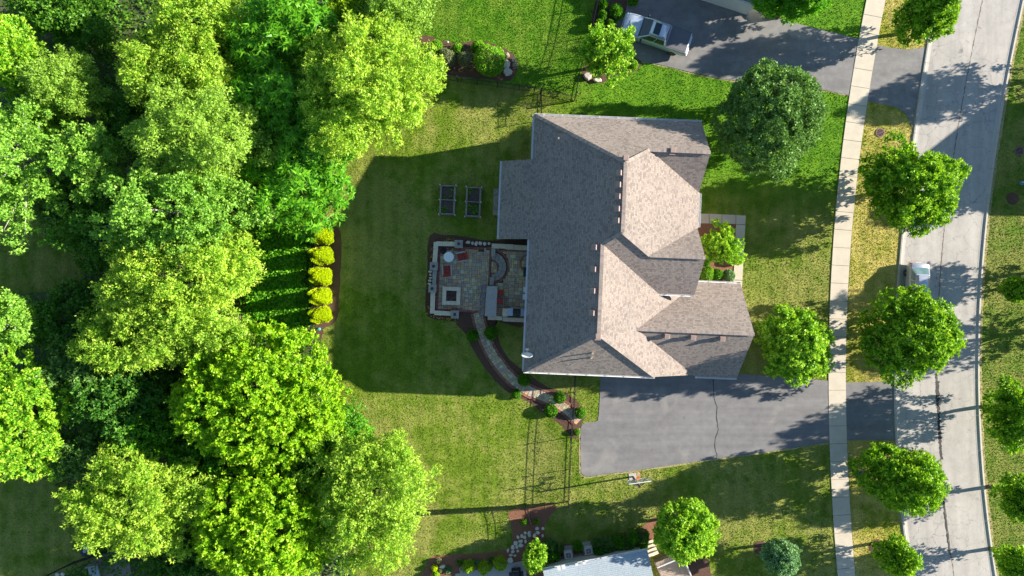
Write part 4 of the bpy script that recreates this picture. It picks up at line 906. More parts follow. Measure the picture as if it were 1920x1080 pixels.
# bottom neighbour's bed
for i, (lab, zx, zy, zr, h_, mt, lo) in enumerate((
    ('small pale ball shrub at the left end of the bottom bed', 140, 502, 14, 0.5, 'leaf_silver', 0.1), ('yellow ball shrub at the bottom bed\'s left rim', 115, 545, 16, 0.6, 'leaf_gold', 0.15), ('bright yellow green shrub at the bottom edge of the bed', 125, 585, 22, 0.7, 'leaf_yellow', 0.15),
    ('grey ball shrub below the pale rock', 152, 558, 11, 0.4, 'leaf_silver', 0.1), ('blue leaved plant in the bottom bed', 200, 560, 20, 0.5, 'leaf_blue', 0.3), ('dark green small shrub in the bottom bed', 272, 512, 15, 0.5, 'leaf_box', 0.1),
    ('white flowering plant in the bottom bed', 290, 555, 18, 0.5, 'petal_white', 0.3), ('yellow green leafy shrub, left of three by the bottom patio', 330, 535, 36, 1.1, 'leaf_yellow', 0.35), ('yellow green leafy shrub, middle of three by the bottom patio', 428, 545, 42, 1.2, 'leaf_yellow', 0.35),
    ('yellow green leafy shrub, right of three beside the black grill', 522, 515, 44, 1.3, 'leaf_yellow', 0.35), ('blue green plant between the yellow shrubs', 375, 510, 14, 0.5, 'leaf_blue', 0.3), ('dark blue green plant above the right yellow shrub', 468, 492, 16, 0.5, 'leaf_linden', 0.3),
    ('small light green plant left in the gate bed', 672, 262, 19, 0.5, 'leaf_bright', 0.3), ('smaller light green plant right in the gate bed', 748, 258, 15, 0.5, 'leaf_bright', 0.3))):
    px, py = Z5(zx, zy); shrub('bed_plant', lab, px, py, zr / 3.31, h_, mt, None, 50 + i, lo, 0.15 if lo > 0.3 else 0.09, 0.07, 1400)
tree('garden_tree', 'light green upright shrub tree at the neighbour house\'s left corner', Z5(740, 470)[0], Z5(740, 470)[1], 21, 33, 1.9, 1.6, 'ball', 'leaf_bright', 43, 0.2, 0.4)
for i, (zx, zy, zr) in enumerate(((830, 410, 44), (848, 468, 40), (893, 415, 26), (1003, 410, 27), (1125, 390, 34), (1140, 440, 36), (1190, 405, 46), (1260, 385, 44), (1310, 395, 42), (1345, 365, 44), (1400, 350, 44), (1400, 395, 36))):
    px, py = Z5(zx, zy); shrub('hedge_bush', ('dark green leafy bush, number %s from the left in the hedge around the cooling units' % ['one', 'two', 'three', 'four', 'five', 'six', 'seven', 'eight', 'nine', 'ten', 'eleven', 'twelve'][i]), px, py, zr / 3.31, 1.25, 'leaf_box' if i % 2 else 'leaf_linden', 'hedge around the cooling units', 28, 0.35, 0.20, 0.10, 1800)
# golden arborvitae: several fused spires each
def spire_mesh(seed, h=3.5, r=0.92):
    rs = np.random.RandomState(seed); Vs = []
    for k, (ox, oy, hh, rr) in enumerate([(0.1, 0, h, r * 0.72), (-0.40, 0.30, h * 0.9, r * 0.42), (-0.36, -0.32, h * 0.84, r * 0.42), (0.30, 0.32, h * 0.72, r * 0.42), (0.34, -0.30, h * 0.66, r * 0.42)]):
        n = 3600 if k == 0 else 2200; t = rs.rand(n) ** 0.8; a = rs.uniform(0, 2 * math.pi, n)
        rad = rr * np.clip(1.25 * (1 - t) ** 0.75, 0, 1) * (0.75 + 0.25 * np.clip(t * 5, 0, 1)) * (1 + 0.07 * np.sin(a * 5 + k)) + rs.normal(0, 0.025, n)
        d = np.stack([np.cos(a), np.sin(a), 0.45 + 0 * a], 1); P = np.stack([ox + np.cos(a) * rad, oy + np.sin(a) * rad, 0.08 + t * hh], 1)
        ax = np.stack([np.cos(a) * 0.45, np.sin(a) * 0.45, np.ones(n)], 1) + rs.normal(0, 0.3, (n, 3)); nr = unit(d + rs.normal(0, 0.5, (n, 3)))
        Vs.append(leaf_quads(P, ax, nr, 0.15, 0.09, rs))
    return quads_mesh('foliage', np.vstack(Vs), 'leaf_gold')
sp_me = [spire_mesh(61), spire_mesh(62)]; tk_me = MB().tube([(0, 0, -0.03), (0.02, 0, 0.8), (0, 0, 2.2)], [0.09, 0.07, 0.03], 7).mesh('trunk', 'bark')
ordn = ['topmost', 'second from the top', 'middle', 'second from the bottom', 'bottom']
for i, (px, py) in enumerate(((601, 441), (601, 479), (598, 518), (598, 556), (597, 591))):
    x, y = at(px, py, 1.8); t = thing('golden_arborvitae', '%s of five golden yellow arborvitae in the mulch strip' % ordn[i], 'shrub', (x, y, 0), 0, 'row of golden arborvitae')
    child('foliage', sp_me[i % 2], t, (0, 0, 0), (0, 0.15, -0.1, 0.05, 0.2)[i], (1, (0.92, 0.98, 1, 0.96, 0.9)[i], (1, 1.03, 0.98, 1.0, 0.92)[i])); child('trunk', tk_me, t)
# dead brush by the elm
x, y = g(452, 610); db = thing('dead_brush', 'bare brown dead branches beside the huge elm', 'dead shrub', (x, y, 0)); rnd = random.Random(5)
for k in range(16):
    a = rnd.uniform(0, 6.3); L = rnd.uniform(0.8, 1.7); m = MB(); e = Vector((math.cos(a) * L, math.sin(a) * L, rnd.uniform(0.6, 2.2)))
    m.tube([(0, 0, 0), tuple(e * 0.5 + Vector((0, 0, .3))), tuple(e)], [0.04, 0.025, 0.008], 5)
    for j in range(4):
        s0 = e * rnd.uniform(0.5, 0.95); m.tube([tuple(s0), tuple(s0 + Vector((rnd.uniform(-.5, .5), rnd.uniform(-.5, .5), rnd.uniform(0, .4))))], [0.014, 0.005], 4)
    m.build('branch', 'dead_branch', db)

# ---- ground cover in the wood and grass on the lawns (nobody could count these)
rs = np.random.RandomState(77); n = 8000
X = rs.uniform(-60, -13.0, n); Y = rs.uniform(-30, 30, n); kx = inside(wood_poly, X, Y) & ~inside(glade_poly, X, Y) & ~inside(glade2_poly, X, Y)
dn = np.sin(X * 0.35 + 1.3) * np.cos(Y * 0.31) + rs.normal(0, 0.5, n); kx &= dn > -0.55
X, Y = X[kx], Y[kx]; per = 12; C = np.stack([X, Y, rs.uniform(0.1, 0.6, len(X))], 1); P = np.repeat(C, per, 0) + rs.normal(0, 1, (len(X) * per, 3)) * np.array([0.35, 0.35, 0.15]); P[:, 2] = np.abs(P[:, 2])
ax = rs.normal(0, 1, P.shape) * np.array([1, 1, 0.4]); nr = unit(rs.normal(0, 0.4, P.shape) + np.array([0, 0, 1.0]))
o = bpy.data.objects.new('undergrowth', quads_mesh('undergrowth', leaf_quads(P, ax, nr, 0.26, 0.18, rs), 'leaf_under')); COL.objects.link(o); stuff(o, 'low leafy undergrowth covering the woodland floor', 'undergrowth')
# shaded ground ivy left of the golden shrubs
ivy = gp([(430, 425), (575, 425), (575, 620), (440, 625), (470, 560), (500, 500)]); n = 1900
X = rs.uniform(-25, -17.5, n); Y = rs.uniform(-4.5, 6.0, n); kx = inside(ivy, X, Y); X, Y = X[kx], Y[kx]; C = np.stack([X, Y, rs.uniform(0.25, 0.9, len(X))], 1); P = np.repeat(C, 16, 0) + rs.normal(0, 1, (len(X) * 16, 3)) * np.array([0.26, 0.26, 0.12])
ax = rs.normal(0, 1, P.shape) * np.array([1, 1, 0.4]); nr = unit(rs.normal(0, 0.4, P.shape) + np.array([0, 0, 1.0]))
o = bpy.data.objects.new('ground_cover', quads_mesh('ground_cover', leaf_quads(P, ax, nr, 0.2, 0.16, rs), 'leaf_walnut')); COL.objects.link(o); stuff(o, 'green ground cover behind the golden shrubs', 'ground cover')
def grass(name, label, poly, mat, nblade, seed, hgt=0.055):
    rs = np.random.RandomState(seed); A = np.array(poly); lo = np.maximum(A.min(0), (-46, -27)); hi = np.minimum(A.max(0), (46, 27))
    X = rs.uniform(lo[0], hi[0], nblade); Y = rs.uniform(lo[1], hi[1], nblade); k = inside(poly, X, Y)
    for q in NOGRASS: k &= ~inside(q, X, Y)
    X, Y = X[k], Y[k]; n = len(X); a = rs.uniform(0, 2 * math.pi, n); t = np.stack([np.cos(a), np.sin(a), 0 * a], 1); P = np.stack([X, Y, 0 * X], 1)
    w_ = rs.uniform(0.02, 0.045, n)[:, None]; up = np.stack([rs.normal(0, 0.55, n), rs.normal(0, 0.55, n), np.ones(n)], 1) * (hgt * rs.uniform(0.5, 1.2, n))[:, None]
    V = np.empty((n, 3, 3)); V[:, 0] = P - t * w_; V[:, 1] = P + t * w_; V[:, 2] = P + up
    me = bpy.data.meshes.new(name); me.vertices.add(n * 3); me.vertices.foreach_set('co', V.reshape(-1).astype(np.float32)); me.loops.add(n * 3); me.loops.foreach_set('vertex_index', np.arange(n * 3, dtype=np.int32))
    me.polygons.add(n); me.polygons.foreach_set('loop_start', np.arange(0, n * 3, 3, dtype=np.int32)); me.materials.append(MATS[mat]); me.update(calc_edges=True)
    o = bpy.data.objects.new(name, me); COL.objects.link(o); stuff(o, label, 'grass'); TRI[0] += n

# ================================================================== PATIO
simple('paver_stone', (0.30, 0.25, 0.20), (0.21, 0.19, 0.175), 5, 0.9, 0.3, 16, island=0.35)
def island_hue(matname, stops):
    m = MATS[matname]; nt = m.node_tree; b = nt.nodes['Principled BSDF']
    ri = nd(nt, 'ShaderNodeNewGeometry').outputs['Random Per Island']
    col = ramp(nt, ri, stops, 'CONSTANT'); v = pos_out(nt)
    col = mixc(nt, 1.0, col, ramp(nt, noise(nt, v, 9, 5, 0.7), [(0.3, (0.8,) * 3), (0.7, (1.15,) * 3)]), 'MULTIPLY')
    nt.links.new(col, b.inputs['Base Color'])
island_hue('paver_stone', [(0, (0.524, 0.408, 0.283)), (0.2, (0.418, 0.338, 0.254)), (0.42, (0.550, 0.435, 0.239)), (0.55, (0.467, 0.391, 0.304)), (0.72, (0.550, 0.547, 0.348)), (0.84, (0.550, 0.347, 0.196)), (0.93, (0.350, 0.296, 0.239))])
simple('joint_sand', (0.085, 0.075, 0.062), (0.06, 0.052, 0.045), 12, 0.95)
def pave(name, poly, z, parent, seed, excl=(), unit_=0.165):
    """random ashlar pavers, each with its own edges, joined: about 4 px across in the photo"""
    rnd = random.Random(seed); rot = Matrix.Rotation(-TH, 4, 'Z'); inv = Matrix.Rotation(TH, 4, 'Z')
    A = [rot @ Vector((*p, 0)) for p in poly]; x0 = min(p.x for p in A); x1 = max(p.x for p in A); y0 = min(p.y for p in A); y1 = max(p.y for p in A)
    nx, ny = int((x1 - x0) / unit_) + 1, int((y1 - y0) / unit_) + 1; used = np.zeros((nx, ny), bool); m = MB()
    for j in range(ny):
        for i in range(nx):
            if used[i, j]: continue
            opts = [(2, 2), (2, 2), (2, 1), (1, 2), (1, 1), (3, 2)]; rnd.shuffle(opts); opts.append((1, 1))
            for a, b in opts:
                if i + a <= nx and j + b <= ny and not used[i:i + a, j:j + b].any(): break
            used[i:i + a, j:j + b] = True
            c = inv @ Vector((x0 + (i + a / 2) * unit_, y0 + (j + b / 2) * unit_, 0)); cx, cy = np.array([c.x]), np.array([c.y])
            if not inside(poly, cx, cy)[0] or any(inside(e, cx, cy)[0] for e in excl): continue
            m.box((c.x, c.y, z + rnd.uniform(-.003, .004) - 0.02), (a * unit_ - 0.016, b * unit_ - 0.016, 0.04), TH, 0, 0.975)
    return stuff(m.build(name, 'paver_stone', parent))
def soldier(name, line, wid, z, parent, mat='red_brick', blen=0.105, thick=0.04):
    m = MB(); acc = 0.0
    for i in range(len(line) - 1):
        a, b = Vector((*line[i], 0)), Vector((*line[i + 1], 0)); d = b - a; n = max(1, round(d.length / blen)); ang = math.atan2(d.y, d.x)
        for j in range(n):
            p = a + d * ((j + 0.5) / n); m.box((p.x, p.y, z - thick / 2), (d.length / n - 0.01, wid, thick), ang, 0, 0.97)
    return stuff(m.build(name, mat, parent))
def caps(line, wid, z, parent, mat='limestone', ln=0.6, thick=0.07, core=None):
    """cap stones along a wall top, each one a part; the block wall below"""
    for i in range(len(line) - 1):
        a, b = Vector((*line[i], 0)), Vector((*line[i + 1], 0)); d = b - a; L = d.length; n = max(1, round(L / ln)); ang = math.atan2(d.y, d.x); rnd = random.Random(i + n)
        for j in range(n):
            p = a + d * ((j + 0.5) / n); MB().box((0, 0, 0), (L / n - 0.008, wid + rnd.uniform(-.01, .01), thick)).build('cap_stone', mat, parent, loc=(p.x, p.y, z - thick / 2 + rnd.uniform(-.002, .002)), rz=ang, bevel=0.012)
        c = (a + b) / 2; MB().box((c.x, c.y, (z - thick) / 2), (L, wid * 0.8, z - thick - 0.002), ang).build('wall_core', core or 'wall_block', parent)
P1 = lambda x, y: g(*Z1(x, y))
low_poly = [P1(218, 232), P1(768, 232), P1(742, 640), P1(720, 905), P1(200, 890)]
patio = struct(thing('patio', 'lower paver patio with red brick border', 'patio')); del patio['category']
MB().prism(low_poly, 0.0, 0.03).build('sand_bed', 'joint_sand', patio); NOGRASS.append(low_poly)
cen = Z1(765, 435)
def arc(r, a0, a1, n, zc=(765, 435)): return [P1(zc[0] + r * math.cos(t), zc[1] + r * math.sin(t)) for t in np.linspace(a0, a1, n)]
pave('pavers', [P1(245, 262), P1(748, 262), P1(728, 640), P1(712, 875), P1(222, 862)], 0.06, patio, 3)
soldier('brick_border', [P1(240, 248), P1(762, 246)], 0.20, 0.062, patio); soldier('brick_border', [P1(385, 262), P1(500, 262)], 0.20, 0.066, patio)
soldier('brick_border', [P1(240, 250), P1(212, 868)], 0.22, 0.064, patio); soldier('brick_border', [P1(205, 872), P1(470, 876), P1(715, 895)], 0.22, 0.065, patio)
soldier('brick_border', [P1(755, 255), P1(738, 628)], 0.18, 0.067, patio); soldier('brick_border', [P1(358, 855), P1(466, 858)], 0.18, 0.069, patio)
TZ = 0.42
up_poly = [P1(785, 250)] + arc(165, -math.pi / 2, math.pi / 2, 22, (775, 435)) + [P1(770, 640), P1(715, 930), P1(1120, 955), P1(1180, 250)]
terr = struct(thing('terrace', 'raised paver terrace by the house', 'terrace')); del terr['category']
MB().prism(up_poly, 0.0, TZ - 0.03).build('sand_bed', 'joint_sand', terr); NOGRASS.append(up_poly)
pave('pavers', up_poly, TZ, terr, 5, excl=[arc(178, -math.pi / 2, math.pi / 2, 22, (770, 435)), ])
soldier('brick_border', arc(166, -math.pi / 2.1, math.pi / 2.1, 26, (770, 432)), 0.20, TZ + 0.004, terr)
soldier('brick_border', [P1(805, 268), P1(1138, 282)], 0.16, TZ + 0.005, terr); soldier('brick_border', [P1(800, 575), P1(792, 622)], 0.16, TZ + 0.006, terr)
soldier('brick_border', arc(92, math.pi * 0.55, math.pi * 1.42, 16, (1150, 400)), 0.18, TZ + 0.004, terr)
steps = thing('curved_steps', 'half round grey stone steps joining patio and terrace', 'steps')
MB().prism(arc(80, -math.pi / 2, math.pi / 2, 18), 0.0, 0.035).build('sand_bed', 'joint_sand', steps)
pave('pavers', arc(58, -math.pi / 2, math.pi / 2, 18), 0.06, steps, 7)
soldier('brick_border', arc(64, -math.pi / 2, math.pi / 2, 22), 0.17, 0.063, steps)
for r0, r1, zz in ((76, 113, 0.20), (114, 150, 0.32)):
    nst = 8 if r0 < 100 else 10
    for i in range(nst):
        a0 = -math.pi / 2 + math.pi * (i + 0.02) / nst; a1 = -math.pi / 2 + math.pi * (i + 0.98) / nst; tt = np.linspace(a0, a1, 4)
        MB().prism([P1(765 + r0 * math.cos(t), 435 + r0 * math.sin(t)) for t in tt] + [P1(765 + r1 * math.cos(t), 435 + r1 * math.sin(t)) for t in tt[::-1]], 0.0, zz).build('step_stone', 'grey_stone', steps, bevel=0.01)
sw = thing('seat_wall', 'low limestone capped seat wall with lantern pillars around the patio', 'wall')
caps([P1(405, 207), P1(212, 203)], 0.40, 0.52, sw); caps([P1(210, 186), P1(196, 395)], 0.40, 0.521, sw); caps([P1(196, 465), P1(188, 620)], 0.34, 0.45, sw, 'grey_stone')
caps([P1(178, 690), P1(172, 905)], 0.40, 0.52, sw); caps([P1(192, 897), P1(364, 905)], 0.38, 0.521, sw)
for zx, zy in ((440, 208), (190, 430), (176, 653), (401, 912)):
    x, y = P1(zx, zy); MB().box((x, y, 0.34), (0.56, 0.56, 0.68), TH).build('pillar', 'wall_block', sw)
    MB().box((x, y, 0.72), (0.68, 0.68, 0.08), TH).build('pillar_cap', 'grey_stone', sw, bevel=0.015)
    MB().lathe([(0.10, 0), (0.11, 0.03), (0.06, 0.05), (0.12, 0.07), (0.12, 0.20), (0.13, 0.22), (0.02, 0.30)], (x, y, 0.761), 12).build('lantern', 'black_iron', sw)
tw = thing('terrace_wall', 'limestone capped retaining wall around the raised terrace', 'wall')
caps([P1(768, 225), P1(990, 235)], 0.40, 0.64, tw); caps([P1(992, 240), P1(1142, 246)], 0.40, 0.66, tw)
caps([P1(786, 248), P1(784, 332)], 0.36, 0.60, tw, 'grey_stone'); caps([P1(770, 540), P1(768, 622)], 0.36, 0.60, tw, 'grey_stone')
caps([P1(728, 945), P1(876, 952)], 0.36, 0.60, tw); caps([P1(880, 960), P1(1130, 972)], 0.36, 0.70, tw); caps([P1(905, 850), P1(902, 932)], 0.44, 1.25, tw)
fp = thing('fire_pit', 'square limestone fire pit filled with dark red lava rock', 'fire pit', (*P1(362, 727), 0), TH)
fs = 0.78
for k in range(4):
    for j in range(4):
        e = MB(); a = -fs + j * (2 * fs / 4); b = a + 2 * fs / 4 - 0.01; s0 = 0.44 / fs
        ia, ib = max(-0.44, a), min(0.44, b)
        e.prism([(a, -fs), (b, -fs), (ib if j < 3 else 0.44, -0.44), (ia if j > 0 else -0.44, -0.44)], 0.38, 0.46)
        o = e.build('cap_stone', 'limestone', fp, rz=k * math.pi / 2, bevel=0.008)
MB().prism([(-.72, -.72), (.72, -.72), (.72, .72), (-.72, .72)], 0, 0.29).build('wall_core', 'wall_block', fp)
for k in range(4): MB().box((0, -0.59, 0.34), (1.42, 0.26, 0.08)).build('wall_core', 'wall_block', fp, rz=k * math.pi / 2)
rnd = random.Random(9); m = MB()
for k in range(260):
    r_ = rnd.uniform(.03, .065); m.box((rnd.uniform(-.41, .41), rnd.uniform(-.41, .41), 0.33 + rnd.uniform(0, .05)), (r_ * 1.6, r_ * 1.4, r_ * 1.4), rnd.uniform(0, 3), 0, rnd.uniform(.5, .9), rnd.uniform(0, 1))
stuff(m.build('lava_rock', 'lava_rock', fp))
# white accent stones
def rock(name, label, px, py, rx_, ry_, h, mat, seed, rot=0.0, group=None, cat='stone'):
    rnd = random.Random(seed); n = 7 if h > 0.2 else 6; base = [(math.cos(2 * math.pi * i / n + rnd.uniform(-.2, .2)) * rx_ * rnd.uniform(.8, 1.1), math.sin(2 * math.pi * i / n) * ry_ * rnd.uniform(.8, 1.1)) for i in range(n)]
    vs, fs_ = [], []
    for k, (s_, z) in enumerate(((1.0, -0.03), (1.04, h * 0.55), (0.97, h * 0.9), (0.8, h))):
        for (x, y) in base: vs.append((x * s_ + rnd.uniform(-.03, .03) * rx_, y * s_ + rnd.uniform(-.03, .03) * ry_, z * rnd.uniform(.88, 1.08)))
    for k in range(3):
        for i in range(n): j = (i + 1) % n; fs_.append((k * n + i, k * n + j, (k + 1) * n + j, (k + 1) * n + i))
    fs_.append(tuple(range(3 * n, 4 * n)))
    m = MB(); m.add(vs, fs_); x, y = g(px, py); o = m.build(name, mat, loc=(x, y, 0), rz=rot, bevel=0.02); tag(o, label, cat, group); return o
names6 = ['leftmost', 'second', 'third', 'fourth', 'fifth', 'rightmost']
for i, (zx, zy, a, b, rr) in enumerate(((528, 187, 25, 18, 0), (574, 196, 15, 17, 0), (609, 200, 16, 26, -.2), (650, 199, 20, 21, 0), (698, 202, 20, 19, .7), (740, 199, 16, 16, 0))):
    rock('accent_stone', '%s of six white stones above the patio' % names6[i] if i in (0, 5) else '%s white stone from the left above the patio' % names6[i], *Z1(zx, zy), a / 5.4 * G * 1.05, b / 5.4 * G * 1.05, 0.28, 'white_rock', 200 + i, rr, 'white stones above the patio')
for i, (zx, zy, a, b) in enumerate(((148, 483, 24, 14), (150, 515, 15, 13), (150, 545, 19, 12), (146, 574, 22, 13), (140, 606, 24, 13))):
    rock('accent_stone', '%s of five white stones left of the seat wall' % ['topmost', 'second from the top', 'middle', 'fourth from the top', 'lowest'][i], *Z1(zx, zy), a / 5.4 * G, b / 5.4 * G, 0.25, 'white_rock', 220 + i, 0, 'white stones left of the wall')
# furniture
def lounge_chair(label, zx, zy, rz):
    x, y = P1(zx, zy); t = thing('patio_chair', label, 'chair', (x, y, 0.065), rz, 'red slatted patio chairs')
    for sy in (-1, 1):
        MB().box((0.02, sy * 0.37, 0.60), (0.80, 0.11, 0.035)).build('armrest', 'grey_resin', t, bevel=0.01)
        for sx in (-0.32, 0.30): MB().box((sx, sy * 0.36, 0.29), (0.08, 0.05, 0.58)).build('leg', 'grey_resin', t)
    for k in range(5): MB().box((0.30 - 0.125 * k, 0, 0.40 - 0.02 * k), (0.11, 0.62, 0.03), 0, 0, 1, 0.15).build('seat_slat', 'red_fabric', t)
    for k in range(6): MB().box((-0.42, -0.26 + 0.104 * k, 0.66), (0.03, 0.092, 0.72), 0, 0, 1, -0.42).build('back_slat', 'red_fabric', t)
lounge_chair('red slatted chair to the right of the round white table', 466, 335, math.pi + R(12)); lounge_chair('red slatted chair below the round white table', 320, 468, R(92))
x, y = P1(340, 338); t = thing('round_table', 'round white table on the patio', 'table', (x, y, 0.065))
MB().lathe([(0.40, 0), (0.435, 0.008), (0.435, 0.03), (0.42, 0.036)], (0, 0, 0.68), 32).build('table_top', 'white_paint', t); MB().tube([(0, 0, 0.03), (0, 0, 0.68)], 0.035, 10).build('column', 'white_paint', t); MB().lathe([(0.25, 0), (0.22, 0.03), (0.05, 0.05)], (0, 0, 0), 20).build('base', 'white_paint', t)
x, y = P1(279, 274); t = thing('umbrella_base', 'round black umbrella base beside the white table', 'umbrella base', (x, y, 0.065))
MB().lathe([(0.28, 0), (0.28, 0.05), (0.24, 0.08), (0.06, 0.10)], n=28).build('weight', 'black_plastic', t); MB().lathe([(0.045, 0), (0.045, 0.32), (0.03, 0.32), (0.03, 0.2)], (0, 0, 0.1), 12).build('socket', 'black_iron', t)
bar_poly = [P1(720, 628), P1(829, 632), P1(815, 928), P1(702, 925)]
t = thing('bar_counter', 'long speckled granite bar counter between patio and terrace', 'counter'); MB().prism([P1(738, 640), P1(815, 643), P1(802, 915), P1(722, 912)], 0.0, 1.10).build('base', 'wall_block', t); MB().prism(bar_poly, 1.10, 1.15).build('worktop', 'granite', t, bevel=0.01)
def stool(label, zx, zy, rz, fab, z0, group, high=True):
    x, y = P1(zx, zy); t = thing('bar_stool', label, 'stool', (x, y, z0), rz, group); h = 0.74 if high else 0.5
    MB().box((0, 0, h), (0.42, 0.42, 0.09)).build('seat', fab, t, bevel=0.04)
    MB().box((-0.22, 0, h + 0.27), (0.07, 0.43, 0.42), 0, 0, 1, -0.12).build('backrest', fab, t, bevel=0.03)
    for sx in (-1, 1):
        for sy in (-1, 1): MB().tube([(sx * .21, sy * .21, 0), (sx * .16, sy * .16, h - 0.04)], 0.018, 6).build('leg', 'black_iron', t)
    MB().box((0, 0.185, h * 0.35), (0.36, 0.02, 0.02)).box((0, -0.185, h * 0.35), (0.36, 0.02, 0.02)).build('footrest', 'black_iron', t)
for i, (zx, zy) in enumerate(((690, 645), (683, 727), (680, 803), (674, 890))): stool('%s of four mauve bar stools left of the granite counter' % ['topmost', 'second from the top', 'third from the top', 'lowest'][i], zx, zy, R(-3), 'mauve_fabric', 0.065, 'mauve bar stools')
for i, (zx, zy) in enumerate(((856, 693), (849, 780))):
    x, y = P1(zx, zy); t = thing('folding_chair', '%s red slatted chair right of the granite counter' % ['upper', 'lower'][i], 'chair', (x, y, TZ), TH + math.pi, 'red chairs by the counter')
    for k in range(4): MB().box((0.19 - 0.125 * k, 0, 0.62), (0.112, 0.52, 0.03)).build('seat_slat', 'red_fabric', t)
    for k in range(3): MB().box((-0.27, 0, 0.78 + 0.12 * k), (0.025, 0.52, 0.1), 0, 0, 1, -0.1).build('back_slat', 'red_fabric', t)
    for sx in (-1, 1):
        for sy in (-1, 1): MB().box((sx * .22, sy * .24, 0.3 if sx > 0 else 0.55), (0.04, 0.04, 0.6 if sx > 0 else 1.1)).build('leg', 'black_iron', t)
x, y = P1(1018, 888); t = thing('barbecue_grill', 'stainless grill built into the terrace counter', 'grill', (x, y, TZ), TH)
MB().box((0, 0, 0.42), (1.5, 0.62, 0.84)).build('cabinet', 'wall_block', t); MB().box((-0.53, 0.0, 0.87), (0.46, 0.64, 0.05)).build('side_shelf', 'stainless', t, bevel=0.01); MB().box((0.55, 0, 0.87), (0.44, 0.64, 0.05)).build('side_shelf', 'stainless', t, bevel=0.01)
m = MB(); m.M = Matrix.Translation((0.0, 0, 0.85)) @ Matrix.Rotation(math.pi / 2, 4, 'Z') @ Matrix.Rotation(math.pi / 2, 4, 'X'); m.prism([(-.30, 0), (.30, 0), (.30, .16), (.2, .30), (-.08, .34), (-.24, .26), (-.30, .12)], -0.32, 0.32); m.build('hood', 'black_plastic', t, bevel=0.02)
MB().tube([(-0.28, 0.36, 1.05), (0.28, 0.36, 1.05)], 0.016, 8).build('handle', 'stainless', t)
for i, (zx, zy) in enumerate(((1106, 665), (1100, 737))):
    x, y = P1(zx + 8, zy); t = thing('plastic_chair', '%s white chair tucked under the house eave' % ['upper', 'lower'][i], 'chair', (x, y, TZ), TH + math.pi, 'white chairs by the house')
    MB().box((0, 0, 0.43), (0.50, 0.48, 0.035)).build('seat', 'white_paint', t, bevel=0.05); MB().box((-0.27, 0, 0.68), (0.035, 0.48, 0.48), 0, 0, 1, -0.2).build('backrest', 'white_paint', t, bevel=0.04)
    for sx in (-1, 1):
        for sy in (-1, 1): MB().box((sx * .21, sy * .2, 0.21), (0.045, 0.045, 0.42), 0, 0, 1.1).build('leg', 'white_paint', t)
x, y = P1(1118, 487); o = MB().box((0, 0, 0.008), (0.55, 0.85, 0.014)).box((0, 0, 0.017), (0.47, 0.77, 0.005)).build('door_mat', 'black_plastic', loc=(x, y, TZ + 0.004), rz=TH); tag(o, 'black mat at the terrace door under the eave', 'mat')
# garden path: curved rows of pavers between brick edgings
pc = gp(smooth_open([Z4(368, 20), Z4(385, 100), Z4(412, 180), Z4(465, 285), Z4(555, 398), Z4(660, 478), Z4(780, 528), Z4(890, 590), Z4(965, 660)], 10))
path = struct(thing('garden_path', 'curved paver path', 'path')); del path['category']
ph = 0.40
MB().add([(q[0], q[1], 0.03) for pr in zip(offset_line(pc, ph + .22), offset_line(pc, -ph - .22)) for q in pr], [(2 * i, 2 * i + 1, 2 * i + 3, 2 * i + 2) for i in range(len(pc) - 1)]).build('sand_bed', 'joint_sand', path)
NOGRASS.append(offset_line(pc, ph + .22) + offset_line(pc, -ph - .22)[::-1])
rnd = random.Random(4); m = MB(); seg = []
for i in range(len(pc) - 1):
    a, b = Vector(pc[i]), Vector(pc[i + 1]); seg.append((a, b, (b - a).length))
tot = sum(s[2] for s in seg)
def along(s):
    for a, b, L in seg:
        if s <= L: d = (b - a).normalized(); return a + d * s, d
        s -= L
    return seg[-1][1], (seg[-1][1] - seg[-1][0]).normalized()
s = 0.0
while s < tot - 0.1:
    ln = rnd.choice((0.17, 0.22, 0.30)); w0 = -ph; p, d = along(s + ln / 2); ang = math.atan2(d.y, d.x)
    while w0 < ph - 0.06:
        wd = min(rnd.choice((0.17, 0.25, 0.33)), ph - w0); c = p + Vector((-d.y, d.x)) * (w0 + wd / 2); m.box((c.x, c.y, 0.045 + rnd.uniform(-.003, .003)), (ln - 0.014, wd - 0.014, 0.035), ang, 0, 0.97); w0 += wd
    s += ln
stuff(m.build('pavers', 'paver_stone', path))
soldier('brick_edging', offset_line(pc, ph + .11), 0.19, 0.07, path, blen=0.11); soldier('brick_edging', offset_line(pc, -ph - .11), 0.19, 0.07, path, blen=0.11)
# small yellow flowers round the patio bed
rs2 = np.random.RandomState(5); Fl = []
for zx, zy, k in ((320, 158, 10), (370, 160, 7), (165, 330, 8), (170, 260, 5), (165, 350, 4), (135, 850, 6), (140, 900, 4), (200, 942, 6), (260, 945, 7), (330, 955, 10), (400, 968, 3), (200, 735, 2)):
    for j in range(k): Fl.append((*P1(zx + rs2.normal(0, 16), zy + rs2.normal(0, 7)), rs2.uniform(.1, .2)))
Fl = np.array(Fl); ax = rs2.normal(0, 1, (len(Fl), 3)) * np.array([1, 1, .2]); o = bpy.data.objects.new('yellow_flowers', quads_mesh('yellow_flowers', leaf_quads(Fl, ax, np.tile([0, 0, 1.0], (len(Fl), 1)), 0.10, 0.09, rs2), 'petal_yellow')); COL.objects.link(o); stuff(o, 'scattered tiny yellow flowers around the patio bed', 'flowers')

